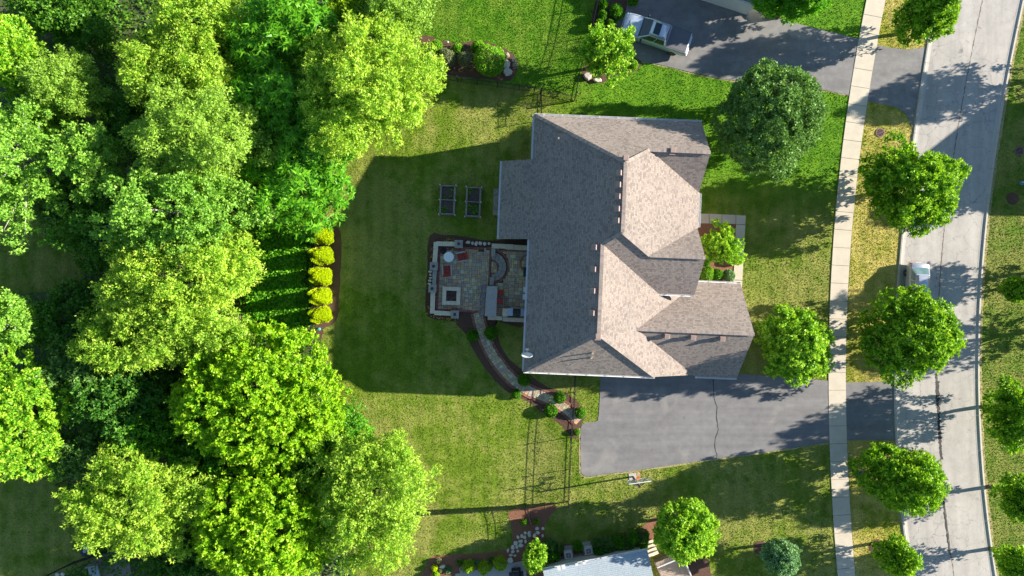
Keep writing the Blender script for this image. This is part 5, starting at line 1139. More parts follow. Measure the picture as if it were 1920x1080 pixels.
# ---- raised planters
Z2 = lambda x, y: (810 + x / 12, 330 + y / 12)
def planter(label, q, plants):
    A = [Vector((*g(*Z2(*p)), 0)) for p in q]; c = sum(A, Vector()) / 4; t = thing('raised_planter', label, 'planter', tuple(c), TH, 'raised vegetable planters')
    inv = Matrix.Rotation(-TH, 4, 'Z'); L = [inv @ (a - c) for a in A]; w_ = (L[1] - L[0]).length; h_ = (L[3] - L[0]).length
    for sx in (-1, 1):
        for k, zz in enumerate((0.13, 0.40)): MB().box((sx * (w_ / 2 - 0.03), 0, zz), (0.05, h_ - 0.08, 0.22)).build('side_board', 'grey_wood', t)
        MB().box((sx * (w_ / 2 - 0.07), 0, 0.55), (0.15, h_ - 0.16, 0.035)).build('rim_board', 'grey_wood', t)
        for sy in (-1, 0, 1): MB().box((sx * (w_ / 2 + 0.02), sy * (h_ / 2), 0.32), (0.09, 0.09, 0.66)).box((sx * (w_ / 2 + 0.02), sy * (h_ / 2), 0.665), (0.1, 0.1, 0.03), 0, 0, .6).build('corner_post', 'vinyl_white', t)
    for sy in (-1, 1):
        MB().box((0, sy * (h_ / 2 - 0.03), 0.27), (w_ - 0.12, 0.05, 0.5)).build('end_board', 'grey_wood', t); MB().box((0, sy * (h_ / 2 - 0.06), 0.553), (w_ - 0.32, 0.11, 0.035)).build('rim_board', 'grey_wood', t)
    MB().box((0, 0, 0.5), (w_ - 0.3, 0.07, 0.12)).build('divider', 'grey_wood', t)
    MB().box((0, 0, 0.21), (w_ - 0.14, h_ - 0.14, 0.40)).build('soil', 'soil', t)
    for i, (u, v, r_) in enumerate(plants):
        rsx = np.random.RandomState(i + 3); n = 70; P = rsx.normal(0, 0.5, (n, 3)) * r_ + np.array([u * w_ / 2, v * h_ / 2, 0.45]); P[:, 2] = np.abs(P[:, 2] - 0.42) + 0.42
        child('seedling', quads_mesh('seedling', leaf_quads(P, rsx.normal(0, 1, (n, 3)), unit(rsx.normal(0, .4, (n, 3)) + np.array([0, 0, 1.])), 0.12, 0.08, rsx), 'leaf_box'), t)
planter('left grey raised planter with mostly bare soil', [(205, 215), (548, 235), (510, 895), (178, 872)], [(-.45, -.68, .22), (.5, .7, .08), (.5, .25, .08), (-.5, .2, .06)])
planter('right grey raised planter with rows of seedlings', [(790, 262), (1125, 270), (1080, 932), (755, 928)], [(-.45, .7, .2), (-.5, -.25, .15), (-.5, -.5, .1), (.5, -.3, .16), (.5, -.6, .16), (.0, -.4, .08), (.1, -.75, .1)])

# ================================================================== NEIGHBOURS' PLACES
# bottom neighbour
nh = thing('neighbour_house', 'pale blue grey roofed house at the bottom edge with deck', 'house')
a = at(1018, 1069, 3.0); b = at(1214, 1032, 3.0); d = (Vector(b) - Vector(a)).normalized(); nrm = Vector((d.y, -d.x)); ds = nrm * 5.5
roof_slope('roof_slope', [(*a, 3.0), (*b, 3.0), (b[0] + ds.x, b[1] + ds.y, 4.9), (a[0] + ds.x, a[1] + ds.y, 4.9)], 'grey_shingle', nh)
roof_slope('roof_slope', [(a[0] + ds.x, a[1] + ds.y, 4.9), (b[0] + ds.x, b[1] + ds.y, 4.9), (b[0] + 2 * ds.x, b[1] + 2 * ds.y, 3.0), (a[0] + 2 * ds.x, a[1] + 2 * ds.y, 3.0)], 'grey_shingle', nh)
gutter((*a, 3.0), (*b, 3.0), -nrm.x, -nrm.y, nh)
i_ = d * 0.4; m = MB(); q = [Vector(a) + i_ + nrm * .4, Vector(b) - i_ + nrm * .4, Vector(b) - i_ + nrm * 10.6, Vector(a) + i_ + nrm * 10.6]
m.prism([tuple(p) for p in q], 0, 2.85).build('wall', 'siding', nh); NOGRASS.append([tuple(p) for p in q])
rv = MB().box((0, 0, 0.12), (0.3, 0.3, 0.24)).box((0, 0, 0.26), (0.38, 0.38, 0.04)).mesh('roof_vent', 'vinyl_white')
for zx, zy in ((890, 520), (910, 516), (997, 505), (1043, 496)):
    x, y = at(Z5(zx, zy)[0], Z5(zx, zy)[1] + 5, 3.2); child('roof_vent', rv, nh, (x, y, 3.12 if zx > 950 else 3.2), 0.2, (1, 1, 1) if zx < 950 else (.6, .6, .7))
dk = thing('deck', 'tan plank deck with white railing beside the pale roofed house', 'deck', (0, 0, 0))
dz = 0.9; D0, D1 = Vector(at(1228, 1056, dz)), Vector(at(1276, 1036, dz)); dd = (D1 - D0); dn_ = Vector((dd.y, -dd.x)).normalized(); L = dd.length; ud = dd.normalized(); nb = 17
for k in range(nb):
    c = D0 + ud * ((k + 0.5) * L / nb) + dn_ * 1.6; MB().box((c.x, c.y, dz - 0.02), (L / nb - 0.012, 3.2, 0.035), math.atan2(ud.y, ud.x)).build('deck_board', 'deck_board', dk)
MB().prism([tuple(D0 + dn_ * .05), tuple(D1 + dn_ * .05), tuple(D1 + dn_ * 3.1), tuple(D0 + dn_ * 3.1)], 0, dz - 0.04).build('deck_base', 'grey_wood', dk); NOGRASS.append([tuple(D0), tuple(D1), tuple(D1 + dn_ * 3.2), tuple(D0 + dn_ * 3.2)])
for p, q in ((D0, D1), (D1, D1 + dn_ * 3.2)):
    c = (p + q) / 2; e = q - p; ang = math.atan2(e.y, e.x); MB().box((c.x, c.y, dz + 0.95), (e.length, 0.10, 0.05), ang).build('handrail', 'vinyl_white', dk)
    nn = int(e.length / 0.14); m = MB()
    for k in range(nn + 1): s_ = p + e * (k / nn); m.box((s_.x, s_.y, dz + 0.46), (0.035, 0.035, 0.92), ang)
    stuff(m.build('balusters', 'vinyl_white', dk))
st = thing('porch_steps', 'cream painted steps tucked beneath the ball shaped tree', 'steps'); S0 = Vector(at(1218, 1034, 0.4))
for k in range(4): c = S0 + ud * (0.15) - dn_ * (0.28 * k - 0.2); MB().box((c.x, c.y, (0.72 - 0.17 * k) / 2), (1.0, 0.27, 0.72 - 0.17 * k), math.atan2(ud.y, ud.x)).build('step', 'limestone', st)
def ac_unit(label, zx, zy, rz):
    x, y = at(*Z5(zx, zy), 0.6); t = thing('air_conditioner', label, 'air conditioner', (x, y, 0), rz, 'cooling units by the hedge')
    MB().box((0, 0, 0.03), (0.95, 0.95, 0.06)).build('pad', 'kerb_concrete', t); MB().box((0, 0, 0.46), (0.74, 0.74, 0.8)).build('cabinet', 'ac_metal', t, bevel=0.03)
    MB().lathe([(0.30, 0), (0.30, 0.025), (0.24, 0.03), (0.24, 0.005)], (0, -0.03, 0.862), 24).build('fan_ring', 'vinyl_white', t); MB().lathe([(0.235, 0), (0.235, 0.008)], (0, -0.03, 0.863), 24).build('fan_grille', 'grate_iron', t)
    m = MB()
    for k in range(4): m.box((0.12 * math.cos(k * 1.57), -0.03 + 0.12 * math.sin(k * 1.57), 0.878), (0.2, 0.07, 0.006), k * 1.57)
    m.build('fan_blades', 'grey_resin', t); MB().box((0, 0, 0.868 + 0.012), (0.001, 0.001, 0.001))
    for k in range(7): MB().box((0, 0.372, 0.18 + 0.09 * k), (0.6, 0.012, 0.05)).build('louvre', 'grey_resin', t)
ac_unit('left air conditioning unit in the hedge of the bottom house', 945, 458, 0.15); ac_unit('right air conditioning unit in the hedge of the bottom house', 1069, 432, 0.18)
bp = struct(MB().prism(gp([Z5(245, 582), Z5(560, 520), Z5(680, 500), Z5(690, 640), Z5(240, 640)]), 0.0, 0.05).build('side_patio', 'kerb_concrete'))
x, y = g(*Z5(622, 560)); t = thing('barbecue_grill', 'black covered kettle grill on the bottom patio', 'grill', (x, y, 0.05), 0.1)
m = MB(); m.M = Matrix.Rotation(math.pi / 2, 4, 'X'); MB().box((0, 0, 0.45), (0.78, 0.62, 0.62)).build('cart', 'black_plastic', t, bevel=0.04); MB().box((0, 0, 0.88), (0.72, 0.58, 0.24), 0, 0, 0.72).build('hood', 'black_plastic', t, bevel=0.05)
for sx in (-1, 1): MB().box((sx * 0.5, 0, 0.78), (0.24, 0.45, 0.03)).build('side_shelf', 'black_plastic', t)
MB().tube([(-.25, .3, .9), (.25, .3, .9)], 0.015).build('handle', 'stainless', t)
for sx in (-1, 1): MB().box((sx * 0.3, 0, 0.075), (0.06, 0.5, 0.15)).build('leg', 'black_iron', t)
rnd = random.Random(12); k = 0; ORD = 'first second third fourth fifth sixth seventh eighth ninth tenth eleventh twelfth thirteenth fourteenth fifteenth sixteenth seventeenth eighteenth nineteenth twentieth twenty-first'.split()
places = ['beside the gate', 'nearest the gate bed', 'at the path\'s left', 'in the path\'s middle', 'along the path\'s right']
for zx, zy, a_, b_ in sorted(((750, 300, 12, 10), (787, 300, 9, 9), (755, 327, 13, 11), (703, 335, 14, 20), (735, 345, 11, 14), (678, 327, 9, 9), (657, 346, 10, 13), (633, 354, 9, 10), (675, 354, 12, 10), (650, 380, 15, 10), (618, 391, 13, 12), (680, 380, 8, 12), (650, 404, 15, 13), (600, 417, 13, 16), (626, 414, 10, 12), (570, 437, 7, 12), (601, 444, 12, 9), (631, 440, 8, 9), (588, 466, 12, 8), (614, 468, 9, 7), (785, 345, 8, 9)), key=lambda q: q[1]):
    rock('stepping_stone', '%s pale stepping stone counted down the mulch path from the gate' % ORD[k], *Z5(zx, zy), a_ / 3.31 * G * 1.12, b_ / 3.31 * G * 1.12, 0.08, 'white_rock', 300 + k, 0, 'stepping stones of the side path'); k += 1
rock('bed_rock', 'large pale rock at the grill end of the stepping stones', *Z5(586, 496), 0.33, 0.24, 0.25, 'white_rock', 340, -0.2); rock('bed_rock', 'pale rock at the left end of the bottom bed', *Z5(163, 535), 0.28, 0.17, 0.25, 'white_rock', 341)
# top neighbour: boulders, birdbath, garden lights, garage corner
rock('flat_boulder', 'upper flat pinkish boulder by the round shrub', *Z6(593, 402), 0.36, 0.40, 0.3, 'boulder_rock', 350, 0.5, 'flat boulders in the island bed'); rock('flat_boulder', 'lower flat grey boulder by the round shrub', *Z6(603, 450), 0.42, 0.36, 0.28, 'boulder_rock', 351, -0.4, 'flat boulders in the island bed')
rock('corner_boulder', 'large sunlit boulder under the loose corner tree', *Z6(1098, 478), 0.42, 0.34, 0.4, 'boulder_rock', 352, -0.6); rock('corner_boulder', 'smaller white boulder under the loose corner tree', *Z6(1160, 500), 0.36, 0.2, 0.3, 'white_rock', 353)
x, y = g(*Z6(136, 372)); t = thing('bird_bath', 'white pedestal bird bath at the left of the island bed', 'bird bath', (x, y, 0)); MB().lathe([(0.2, 0), (0.18, 0.06), (0.08, 0.1), (0.07, 0.75), (0.12, 0.85)], n=16).build('pedestal', 'white_paint', t, True); MB().lathe([(0.1, 0.85), (0.28, 0.9), (0.32, 1.0), (0.30, 1.0), (0.24, 0.94), (0.02, 0.92)], n=20).build('bowl', 'white_paint', t, True)
for lab, zx, zy in (('small grey garden light at the top rim of the island bed', 232, 272), ('small grey garden light right of the round shrub', 570, 327)):
    x, y = g(*Z6(zx, zy)); t = thing('garden_light', lab, 'lamp', (x, y, 0), 0, 'garden lights of the island bed'); MB().tube([(0, 0, 0), (0, 0, .35)], .02).build('stake', 'black_iron', t); MB().lathe([(.07, 0), (.1, .06), (.11, .1), (.03, .16)], (0, 0, .34), 12).build('lamp_head', 'grey_resin', t, True)
for i, (zx, zy) in enumerate(((600, 342), (640, 372), (648, 402))):
    px, py = Z6(zx, zy); shrub('flowering_plant', '%s white flowering plant at the right rim of the island bed' % ['upper', 'middle', 'lower'][i], px, py, 4.0, 0.3, 'petal_white', 'white flowers of the island bed', 70, 0.4, 0.09, 0.06, 160)
gh = thing('garage_house', 'white trimmed neighbour garage corner at the top edge', 'house'); c0 = Vector(at(1429, 12, 3.0)); u_ = Vector((-math.cos(R(18)), math.sin(R(18)))); v_ = Vector((math.sin(R(18)), math.cos(R(18))))
cs = [c0, c0 + u_ * 8, c0 + u_ * 8 + v_ * 9, c0 + v_ * 9]
roof_slope('roof_slope', [(*cs[0], 3.0), (*cs[1], 3.0), (*(cs[1] + v_ * 4.5), 5.4), (*(cs[0] + v_ * 4.5), 5.4)], 'tan_shingle', gh); roof_slope('roof_slope', [(*(cs[0] + v_ * 4.5), 5.4), (*(cs[1] + v_ * 4.5), 5.4), (*cs[2], 3.0), (*cs[3], 3.0)], 'tan_shingle', gh)
gutter((*cs[1], 3.0), (*cs[0], 3.0), -v_.x, -v_.y, gh); q = [c0 + u_ * .4 + v_ * .4, c0 + u_ * 7.6 + v_ * .4, c0 + u_ * 7.6 + v_ * 8.6, c0 + u_ * .4 + v_ * 8.6]; MB().prism([tuple(p) for p in q], 0, 2.85).build('wall', 'white_paint', gh)
MB().box((*(c0 + u_ * 0.25 + v_ * 2.0), 3.75), (0.12, 3.9, 1.4), R(-18)).build('gable_wall', 'white_paint', gh)
# house across the street (outside the frame; it shades the road)
oh = thing('far_house', 'gabled house across the street beyond the right edge', 'house'); X0 = g(2150, 250)
gx, gy = X0; W = 4.85; roof_slope('roof_slope', [(gx, gy, 8.5), (gx + 14, gy, 8.5), (gx + 14, gy + W, 5.4), (gx, gy + W, 5.4)], 'tan_shingle', oh); roof_slope('roof_slope', [(gx, gy, 8.5), (gx + 14, gy, 8.5), (gx + 14, gy - W, 5.4), (gx, gy - W, 5.4)], 'tan_shingle', oh)
MB().box((gx + 7, gy, 2.6), (13.4, 2 * W - .6, 5.2)).build('wall', 'siding', oh); m = MB(); m.add([(gx + .3, gy + W - .3, 5.2), (gx + .3, gy - W + .3, 5.2), (gx + .3, gy, 8.2), (gx + 13.7, gy + W - .3, 5.2), (gx + 13.7, gy - W + .3, 5.2), (gx + 13.7, gy, 8.2)], [(0, 2, 1), (3, 4, 5), (0, 1, 4, 3), (1, 2, 5, 4), (2, 0, 3, 5)]); m.build('gable_wall', 'siding', oh)
# ================================================================== STREET FURNITURE
def grate(label, px, py):
    x, y = g(px, py); t = thing('storm_drain', label, 'drain', (x, y, 0.0), R(20), 'round storm drains'); MB().lathe([(0.40, 0), (0.40, 0.05), (0.30, 0.055), (0.30, 0.02)], n=24).build('ring', 'grate_iron', t); MB().lathe([(0.30, 0.0), (0.30, 0.022)], n=20).build('sump', 'black_plastic', t)
    for k in range(5): h_ = math.sqrt(0.30 ** 2 - (-0.2 + 0.1 * k) ** 2); MB().box((-0.2 + 0.1 * k, 0, 0.042), (0.04, 2 * h_ - .01, 0.02)).build('bar', 'grate_iron', t)
    MB().box((0, 0, 0.046), (0.58, 0.04, 0.02)).build('bar', 'grate_iron', t)
grate('round rusty storm drain grate on the verge below the apron', 1650, 249); grate('round storm drain grate on the lawn at the right edge', 1911, 283)
x, y = g(1614, 889); t = thing('manhole_cover', 'flat grey brown round cover on the verge beside the lower street tree', 'manhole cover', (x, y, 0)); MB().lathe([(0.28, 0), (0.28, 0.035), (0.02, 0.04)], n=22).build('lid', 'grate_iron', t); MB().lathe([(0.34, 0), (0.34, 0.025), (0.285, 0.03)], n=22).build('ring', 'kerb_concrete', t)
x, y = at(1921, 342, 0.4); t = thing('fire_hydrant', 'blue fire hydrant cut by the right edge of the picture', 'hydrant', (x, y, 0)); MB().lathe([(0.17, 0), (0.17, 0.05), (0.11, 0.07), (0.11, 0.55), (0.15, 0.57), (0.15, 0.61), (0.10, 0.66), (0.06, 0.76), (0.03, 0.8)], n=16).build('barrel', 'hydrant_blue', t, True)
for a_ in (math.pi, -math.pi / 2, 0): MB().tube([(0, 0, 0.45), (0.2 * math.cos(a_), 0.2 * math.sin(a_), 0.45)], 0.06, 10).build('nozzle', 'white_paint', t)
def mulch_ring(px, py, r_, label):
    x, y = g(px, py); poly = rough_edge([(x + r_ * math.cos(t), y + r_ * math.sin(t)) for t in np.linspace(0, 2 * math.pi, 20)[:-1]], .2, .04, int(px)); NOGRASS.append(poly)
    m = MB(); n = len(poly); m.add([(*p, 0.013) for p in poly] + [(x, y, 0.10)], [(i, (i + 1) % n, n) for i in range(n)]); struct(m.build('mulch_ring', 'mulch'), label)
for px, py, r_ in ((1426, 1027, .62), (1643, 1025, .66), (1690, 52, .5), (1898, 372, .55), (1878, 545, .3)): mulch_ring(px, py, r_, 'brown mulch ring around a tree trunk')
for lab, px, py in (('small teal valve lid above the golden shrubs', 612, 414), ('small teal valve lid below the golden shrubs', 599, 617)):
    x, y = g(px, py); o = MB().lathe([(0.12, 0), (0.12, 0.12), (0.10, 0.15), (0.02, 0.16)], n=14).lathe([(0.135, 0), (0.135, 0.03)], n=14).build('valve_lid', 'teal_plastic', loc=(x, y, 0.005)); tag(o, lab, 'valve lid', 'teal valve lids')
# basketball hoop
x, y = g(1186, 893.5); t = thing('basketball_hoop', 'basketball hoop with clear backboard beside the driveway', 'basketball hoop', (x, y, 0), R(8))
MB().box((0, 0, 0.02), (0.62, 0.62, 0.04)).build('base_plate', 'kerb_concrete', t); MB().box((0, 0, 1.6), (0.14, 0.14, 3.2)).build('pole', 'black_iron', t)
for sx in (-1, 1):
    MB().tube([(0, 0, 2.9), (sx * 0.62, 0.55, 3.0)], 0.035, 6).build('arm', 'black_iron', t); MB().tube([(0, 0, 3.15), (sx * 0.62, 0.55, 3.55)], 0.03, 6).build('arm', 'black_iron', t)
m = MB(); yb = 0.6
for sx in (-1, 1): m.box((sx * 0.88, yb, 3.42), (0.07, 0.05, 1.06))
for zz in (2.92, 3.92): m.box((0, yb, zz), (1.70, 0.05, 0.06))
m.build('backboard_frame', 'white_metal', t)
mg, nt, b = new_mat('acrylic'); b.inputs['Transmission Weight'].default_value = 0.9; b.inputs['Roughness'].default_value = 0.04; b.inputs['IOR'].default_value = 1.1; nt.links.new(ramp(nt, noise(nt, pos_out(nt), 3), [(0.3, (0.75, 0.9, 0.86)), (0.7, (0.85, 0.95, 0.92))]), b.inputs['Base Color'])
MB().box((0, yb, 3.42), (1.70, 0.012, 0.94)).build('backboard', 'acrylic', t)
m = MB()
for sx in (-1, 1): m.box((sx * 0.29, yb + 0.012, 3.32), (0.05, 0.008, 0.45))
for zz in (3.12, 3.52): m.box((0, yb + 0.012, zz), (0.63, 0.009, 0.05))
m.build('target_square', 'white_paint', t)
MB().box((0, yb + 0.10, 3.03), (0.20, 0.18, 0.14)).build('rim_bracket', 'orange_metal', t)
MB().tube([(0.225 * math.cos(a), yb + 0.42 + 0.225 * math.sin(a), 3.05) for a in np.linspace(0, 2 * math.pi, 25)], 0.016, 6).build('rim', 'orange_metal', t)
m = MB()
for k in range(12):
    for s_ in (-1, 1):
        pts = [((0.22 - 0.10 * u) * math.cos(k * .5236 + s_ * u * 1.2), yb + 0.42 + (0.22 - 0.10 * u) * math.sin(k * .5236 + s_ * u * 1.2), 3.04 - 0.42 * u) for u in (0, .33, .66, 1)]; m.tube(pts, 0.011, 4)
stuff(m.build('net', 'net_cord', t))

# ================================================================== VEHICLES
def loft(m, secs, mi=0, cap=True):
    n = len(secs[0]); vs = [p for s_ in secs for p in s_]; fs_ = []
    for i in range(len(secs) - 1):
        for j in range(n): k2 = (j + 1) % n; fs_.append((i * n + j, i * n + k2, (i + 1) * n + k2, (i + 1) * n + j))
    if cap: fs_.append(tuple(range(n))[::-1]); fs_.append(tuple(range((len(secs) - 1) * n, len(secs) * n)))
    return m.add(vs, fs_, mi)
def body_sec(x, hw, z0, z1, shoulder=0.82, rnd_=0.10):   # cross-section: sill, waist, shoulder, flat top
    return [(x, -hw * 0.92, z0), (x, -hw, z0 + (z1 - z0) * 0.35), (x, -hw * 0.985, z1 - rnd_ * 1.6), (x, -hw * 0.94, z1 - rnd_ * .5), (x, -hw * shoulder, z1), (x, 0, z1 + 0.025), (x, hw * shoulder, z1), (x, hw * 0.94, z1 - rnd_ * .5), (x, hw * 0.985, z1 - rnd_ * 1.6), (x, hw, z0 + (z1 - z0) * 0.35), (x, hw * 0.92, z0)]
def quad_panel(name, q, mat, parent, u0=0.05, u1=0.95, v0=0.06, v1=0.94, off=0.012):
    Q = [Vector(p) for p in q]
    def bl(u, v): return (Q[0] * (1 - u) + Q[1] * u) * (1 - v) + (Q[3] * (1 - u) + Q[2] * u) * v
    n = (Q[1] - Q[0]).cross(Q[3] - Q[0]).normalized(); c = [bl(u0, v0), bl(u1, v0), bl(u1, v1), bl(u0, v1)]
    m = MB(); m.add([tuple(p + n * off) for p in c] + [tuple(p - n * 0.02) for p in c], [(0, 1, 2, 3), (7, 6, 5, 4), (0, 4, 5, 1), (1, 5, 6, 2), (2, 6, 7, 3), (3, 7, 4, 0)]); return m.build(name, mat, parent, bevel=0.008)
def wheels(t, xs, hw, r, wd=0.25):
    for x in xs:
        for sy in (-1, 1):
            m = MB(); m.M = Matrix.Translation((x, sy * (hw - wd / 2), r)) @ Matrix.Rotation(sy * -math.pi / 2, 4, 'X')
            m.lathe([(r * .55, -wd / 2), (r * .93, -wd / 2), (r, -wd * .35), (r, wd * .35), (r * .93, wd / 2), (r * .6, wd / 2)], n=22); ty = m.build('wheel', 'tyre_rubber', t, True)
            m = MB(); m.M = Matrix.Translation((x, sy * (hw - wd / 2), r)) @ Matrix.Rotation(sy * -math.pi / 2, 4, 'X'); m.lathe([(r * .62, wd * .42), (r * .6, wd * .52), (r * .5, wd * .44), (r * .15, wd * .5), (r * .1, wd * .54)], n=18); m.build('rim', 'rim_metal', ty)
def cabin(t, paint, glass, base, top, zb, zt, hwb, hwt, mid=()):
    """greenhouse: four pillars, roof skin and glass panes"""
    (xb0, xb1), (xt0, xt1) = base, top
    B = [(xb0, -hwb, zb), (xb1, -hwb, zb), (xb1, hwb, zb), (xb0, hwb, zb)]; T = [(xt0, -hwt, zt), (xt1, -hwt, zt), (xt1, hwt, zt), (xt0, hwt, zt)]
    m = MB(); m.add(B + T, [(0, 1, 5, 4), (1, 2, 6, 5), (2, 3, 7, 6), (3, 0, 4, 7), (4, 5, 6, 7)]); m.build('cab', paint, t, bevel=0.06)
    loft(MB(), [[(xt0 + 0.02, y_, zt + dz_) for y_, dz_ in ((-hwt * .96, 0), (-hwt * .6, .045), (0, .06), (hwt * .6, .045), (hwt * .96, 0))], [((xt0 + xt1) / 2, y_, zt + dz_) for y_, dz_ in ((-hwt * .98, 0.005), (-hwt * .6, .065), (0, .085), (hwt * .6, .065), (hwt * .98, 0.005))], [(xt1 - 0.02, y_, zt + dz_) for y_, dz_ in ((-hwt * .96, 0), (-hwt * .6, .035), (0, .045), (hwt * .6, .035), (hwt * .96, 0))]]).build('roof', paint, t, True)
    quad_panel('windscreen', [B[1], B[2], T[2], T[1]], glass, t, .05, .95, .06, .95); quad_panel('rear_window', [B[3], B[0], T[0], T[3]], glass, t, .08, .92, .12, .9)
    cuts = [0.04] + list(mid) + [0.96]
    for i in range(len(cuts) - 1):
        quad_panel('side_window', [B[0], B[1], T[1], T[0]], glass, t, cuts[i] + .015, cuts[i + 1] - .015, .12, .88); quad_panel('side_window', [B[2], B[3], T[3], T[2]], glass, t, 1 - cuts[i + 1] + .015, 1 - cuts[i] - .015, .12, .88)
x, y = g(1226.5, 71); tk = thing('pickup_truck', 'silver crew cab pickup truck with grey bed cover on the driveway', 'pickup truck', (x, y, 0.028), math.pi - R(18.8))
bm_ = MB(); loft(bm_, [body_sec(2.92, 0.80, .50, .98, .8), body_sec(2.72, 0.97, .42, 1.10), body_sec(2.2, 1.0, .36, 1.17), body_sec(1.3, 1.0, .34, 1.22), body_sec(-0.95, 1.0, .34, 1.22), body_sec(-1.0, 1.0, .36, 1.24), body_sec(-2.75, 1.0, .40, 1.25), body_sec(-2.86, .97, .46, 1.22)]); bm_.build('body', 'truck_paint', tk, True, 0.02)
cabin(tk, 'truck_paint', 'dark_glass', (-0.98, 1.42), (-0.82, 0.62), 1.2, 1.86, 0.93, 0.72, (0.46,))
loft(MB(), [[(2.45, -0.30, 1.17), (2.45, 0.30, 1.17), (2.45, 0.28, 1.20), (2.45, -0.28, 1.20)], [(1.55, -0.36, 1.23), (1.55, 0.36, 1.23), (1.55, 0.34, 1.275), (1.55, -0.34, 1.275)]]).build('hood_scoop', 'truck_paint', tk, bevel=0.02)
MB().box((0.12, 0, 1.955), (0.55, 0.98, 0.02)).build('sunroof', 'dark_glass', tk, bevel=0.02); MB().box((-0.83, 0, 1.87), (0.05, 0.34, 0.06)).build('brake_light', 'red_lens', tk)
MB().box((-1.92, 0, 1.275), (1.72, 1.72, 0.03)).build('bed_cover', 'tonneau', tk, bevel=0.012)
for sy in (-1, 1):
    MB().box((-1.92, sy * 0.92, 1.262), (1.75, 0.09, 0.03)).build('bed_rail', 'tonneau', tk, bevel=0.01); MB().box((-2.86, sy * 0.9, 0.98), (0.05, 0.12, 0.34)).build('tail_light', 'red_lens', tk); MB().box((2.82, sy * 0.72, 0.92), (0.14, 0.36, 0.18)).build('headlight', 'clear_lens', tk, bevel=0.03)
    MB().box((1.12, sy * 1.13, 1.30), (0.14, 0.24, 0.20)).box((1.12, sy * 0.99, 1.25), (0.08, 0.12, 0.06)).build('mirror', 'black_plastic', tk, bevel=0.03)
    for xx in (0.55, -0.45): MB().box((xx, sy * 1.005, 1.0), (0.18, 0.03, 0.035)).build('door_handle', 'truck_paint', tk)
MB().box((1.40, 0, 1.235), (0.10, 1.6, 0.03)).build('cowl', 'black_plastic', tk)
for sy in (-1, 1): MB().box((2.0, sy * 0.84, 1.19), (1.2, 0.02, 0.012), 0, 0, 1, 0.06).build('hood_seam', 'black_plastic', tk)
MB().box((2.93, 0, 0.90), (0.06, 1.0, 0.28)).build('grille', 'black_plastic', tk, bevel=0.02); MB().box((2.95, 0, 0.60), (0.16, 1.8, 0.2)).build('front_bumper', 'stainless', tk, bevel=0.04); MB().box((-2.95, 0, 0.62), (0.18, 1.75, 0.18)).build('rear_bumper', 'stainless', tk, bevel=0.04)
wheels(tk, (1.92, -1.78), 1.0, 0.40, 0.28)
x, y = g(1711.5, 541); car = thing('parked_car', 'silver hatchback parked at the kerb, half under a street tree', 'car', (x, y, 0.016), -math.pi / 2 - R(2))
bm_ = MB(); loft(bm_, [body_sec(2.2, .62, .40, .66, .8), body_sec(2.02, .80, .30, .76), body_sec(1.5, .88, .24, .86), body_sec(0.9, .89, .22, .94), body_sec(-0.6, .895, .22, .97), body_sec(-1.6, .88, .24, 1.0), body_sec(-2.05, .82, .32, .97), body_sec(-2.2, .70, .42, .80, .8)]); bm_.build('body', 'silver_paint', car, True, 0.02)
cabin(car, 'silver_paint', 'car_glass', (-1.86, 1.25), (-1.15, 0.42), 0.94, 1.44, 0.80, 0.58, (0.36, 0.66))
for sy in (-1, 1):
    MB().box((-2.05, sy * 0.68, 0.80), (0.22, 0.2, 0.20)).build('tail_light', 'red_lens', car, bevel=0.03); MB().box((2.0, sy * 0.62, 0.68), (0.22, 0.26, 0.14)).build('headlight', 'clear_lens', car, bevel=0.03); MB().box((0.85, sy * 0.95, 1.0), (0.12, 0.2, 0.13)).build('mirror', 'silver_paint', car, bevel=0.03)
    for xx in (0.25, -0.75): MB().box((xx, sy * 0.895, 0.82), (0.16, 0.03, 0.03)).build('door_handle', 'silver_paint', car)
MB().box((-2.17, 0, 0.48), (0.12, 1.4, 0.18)).build('rear_bumper', 'silver_paint', car, bevel=0.04); MB().box((2.14, 0, 0.46), (0.14, 1.2, 0.18)).build('front_bumper', 'silver_paint', car, bevel=0.04)
MB().box((-2.21, 0, 0.66), (0.03, 0.5, 0.12)).build('licence_plate', 'white_paint', car)
wheels(car, (1.35, -1.32), 0.88, 0.32, 0.21)

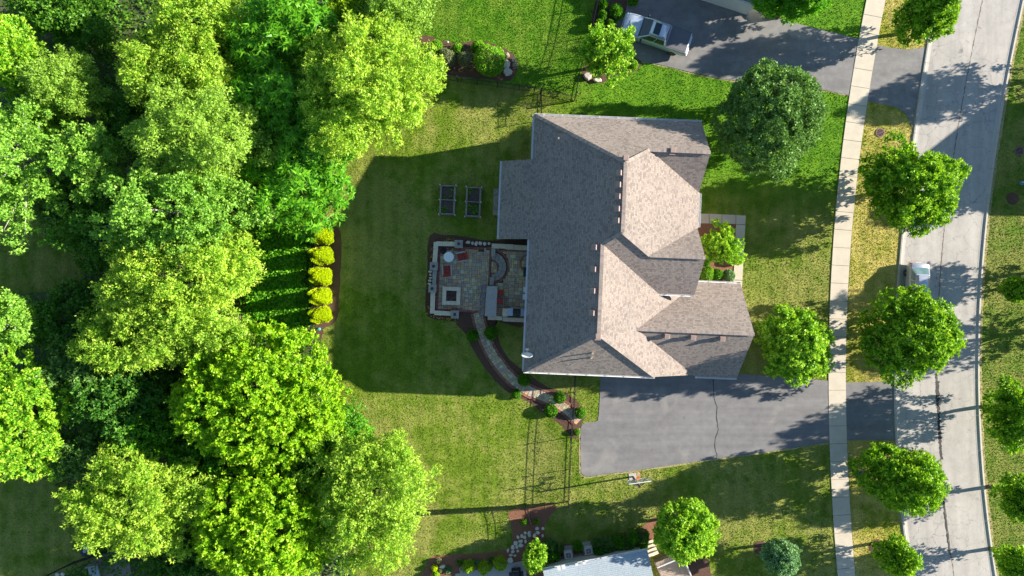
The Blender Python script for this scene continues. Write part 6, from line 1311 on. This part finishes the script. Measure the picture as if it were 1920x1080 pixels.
# ---- bottom left neighbour's corner
x, y = at(163, 1030, 0.6); t = thing('fire_table', 'round dark table with pale plates in the shaded bottom left corner', 'table', (x, y, 0)); MB().lathe([(0.62, 0), (0.62, 0.04)], (0, 0, 0.62), 28).build('table_top', 'black_iron', t); MB().lathe([(0.3, 0), (0.12, 0.05), (0.1, 0.62)], n=14).build('pedestal', 'black_iron', t)
for lab, dx, dy in (('pale round plate nearest the table rim', -.08, .22), ('white round plate at the table\'s middle', .12, .02)):
    o = MB().lathe([(0.02, 0), (0.09, 0.004), (0.14, 0.02), (0.13, 0.024), (0.08, 0.012), (0.02, 0.01)], n=18).build('plate', 'white_paint', loc=(x + dx, y + dy, 0.662)); tag(o, lab, 'plate', 'plates on the shaded table')
o = MB().box((0, 0, 0.05), (0.26, 0.24, 0.1)).build('tray', 'roof_grey_metal', loc=(x - .12, y - .12, 0.662), rz=0.2, bevel=0.02); tag(o, 'blue grey tray on the shaded table', 'tray')
x, y = at(176, 1074, 0.45); t = thing('lounge_seat', 'blue grey cushioned lounger at the bottom left edge', 'lounger', (x, y, 0), 0.2); MB().box((0, 0, 0.2), (0.85, 1.5, 0.3)).build('base', 'grey_wood', t); MB().box((0, 0, 0.42), (0.85, 1.5, 0.13)).build('cushion', 'roof_grey_metal', t, bevel=0.04); MB().box((0, 0.66, 0.62), (0.85, 0.14, 0.4)).build('backrest', 'grey_wood', t, bevel=0.03)
struct(MB().prism(gp([(168, 1052), (200, 1036), (240, 1030), (250, 1100), (165, 1100)]), 0, 0.04).build('corner_patio', 'wall_block'))
for i, (px, py) in enumerate(((108, 1077), (118, 1076))): rock('corner_stone', '%s pale round stone by the bottom left fence' % ['left', 'right'][i], px, py, 0.2, 0.17, 0.12, 'white_rock', 380 + i)
own_poly = gp([(612, 150), (760, 128), (821, 143), (1016, 165), (1081, 181), (1128, -60), (1700, -60), (sl(5) - 1, 5), (sl(180) - 1, 180), (sl(400) - 1, 400), (sl(600) - 1, 600), (sl(800) - 1, 800), (sl(1000) - 1, 1000), (sl(1110) - 1, 1110), (640, 1110), (640, 960), (612, 800), (616, 730), (600, 600), (612, 330)])
NOGRASS.append(gp([(993, 245), (1310, 258), (1260, 545), (1385, 540), (1360, 690), (985, 680)])); NOGRASS.append(gp([(940, 320), (1000, 320), (1000, 455), (935, 455)]))
grass('lawn_grass', 'short mown grass of the back and front lawn', own_poly, 'lawn_own', 420000, 1)
grass('lush_grass', 'short lush grass of the neighbour lawn at the top', lush_poly, 'lawn_lush', 60000, 2)
grass('verge_grass', 'dry grass between pavement and road', verge_poly, 'lawn_verge', 90000, 3)
grass('far_grass', 'grass across the street', far_poly, 'lawn_far', 60000, 4)
grass('glade_grass', 'shaded grass of the bottom left lawn', glade2_poly, 'lawn_own', 20000, 5)
grass('small_glade_grass', 'shaded grass of the glade at the left edge', glade_poly, 'lawn_own', 14000, 6)
print('TRIANGLES in crowns and grass', TRI[0])
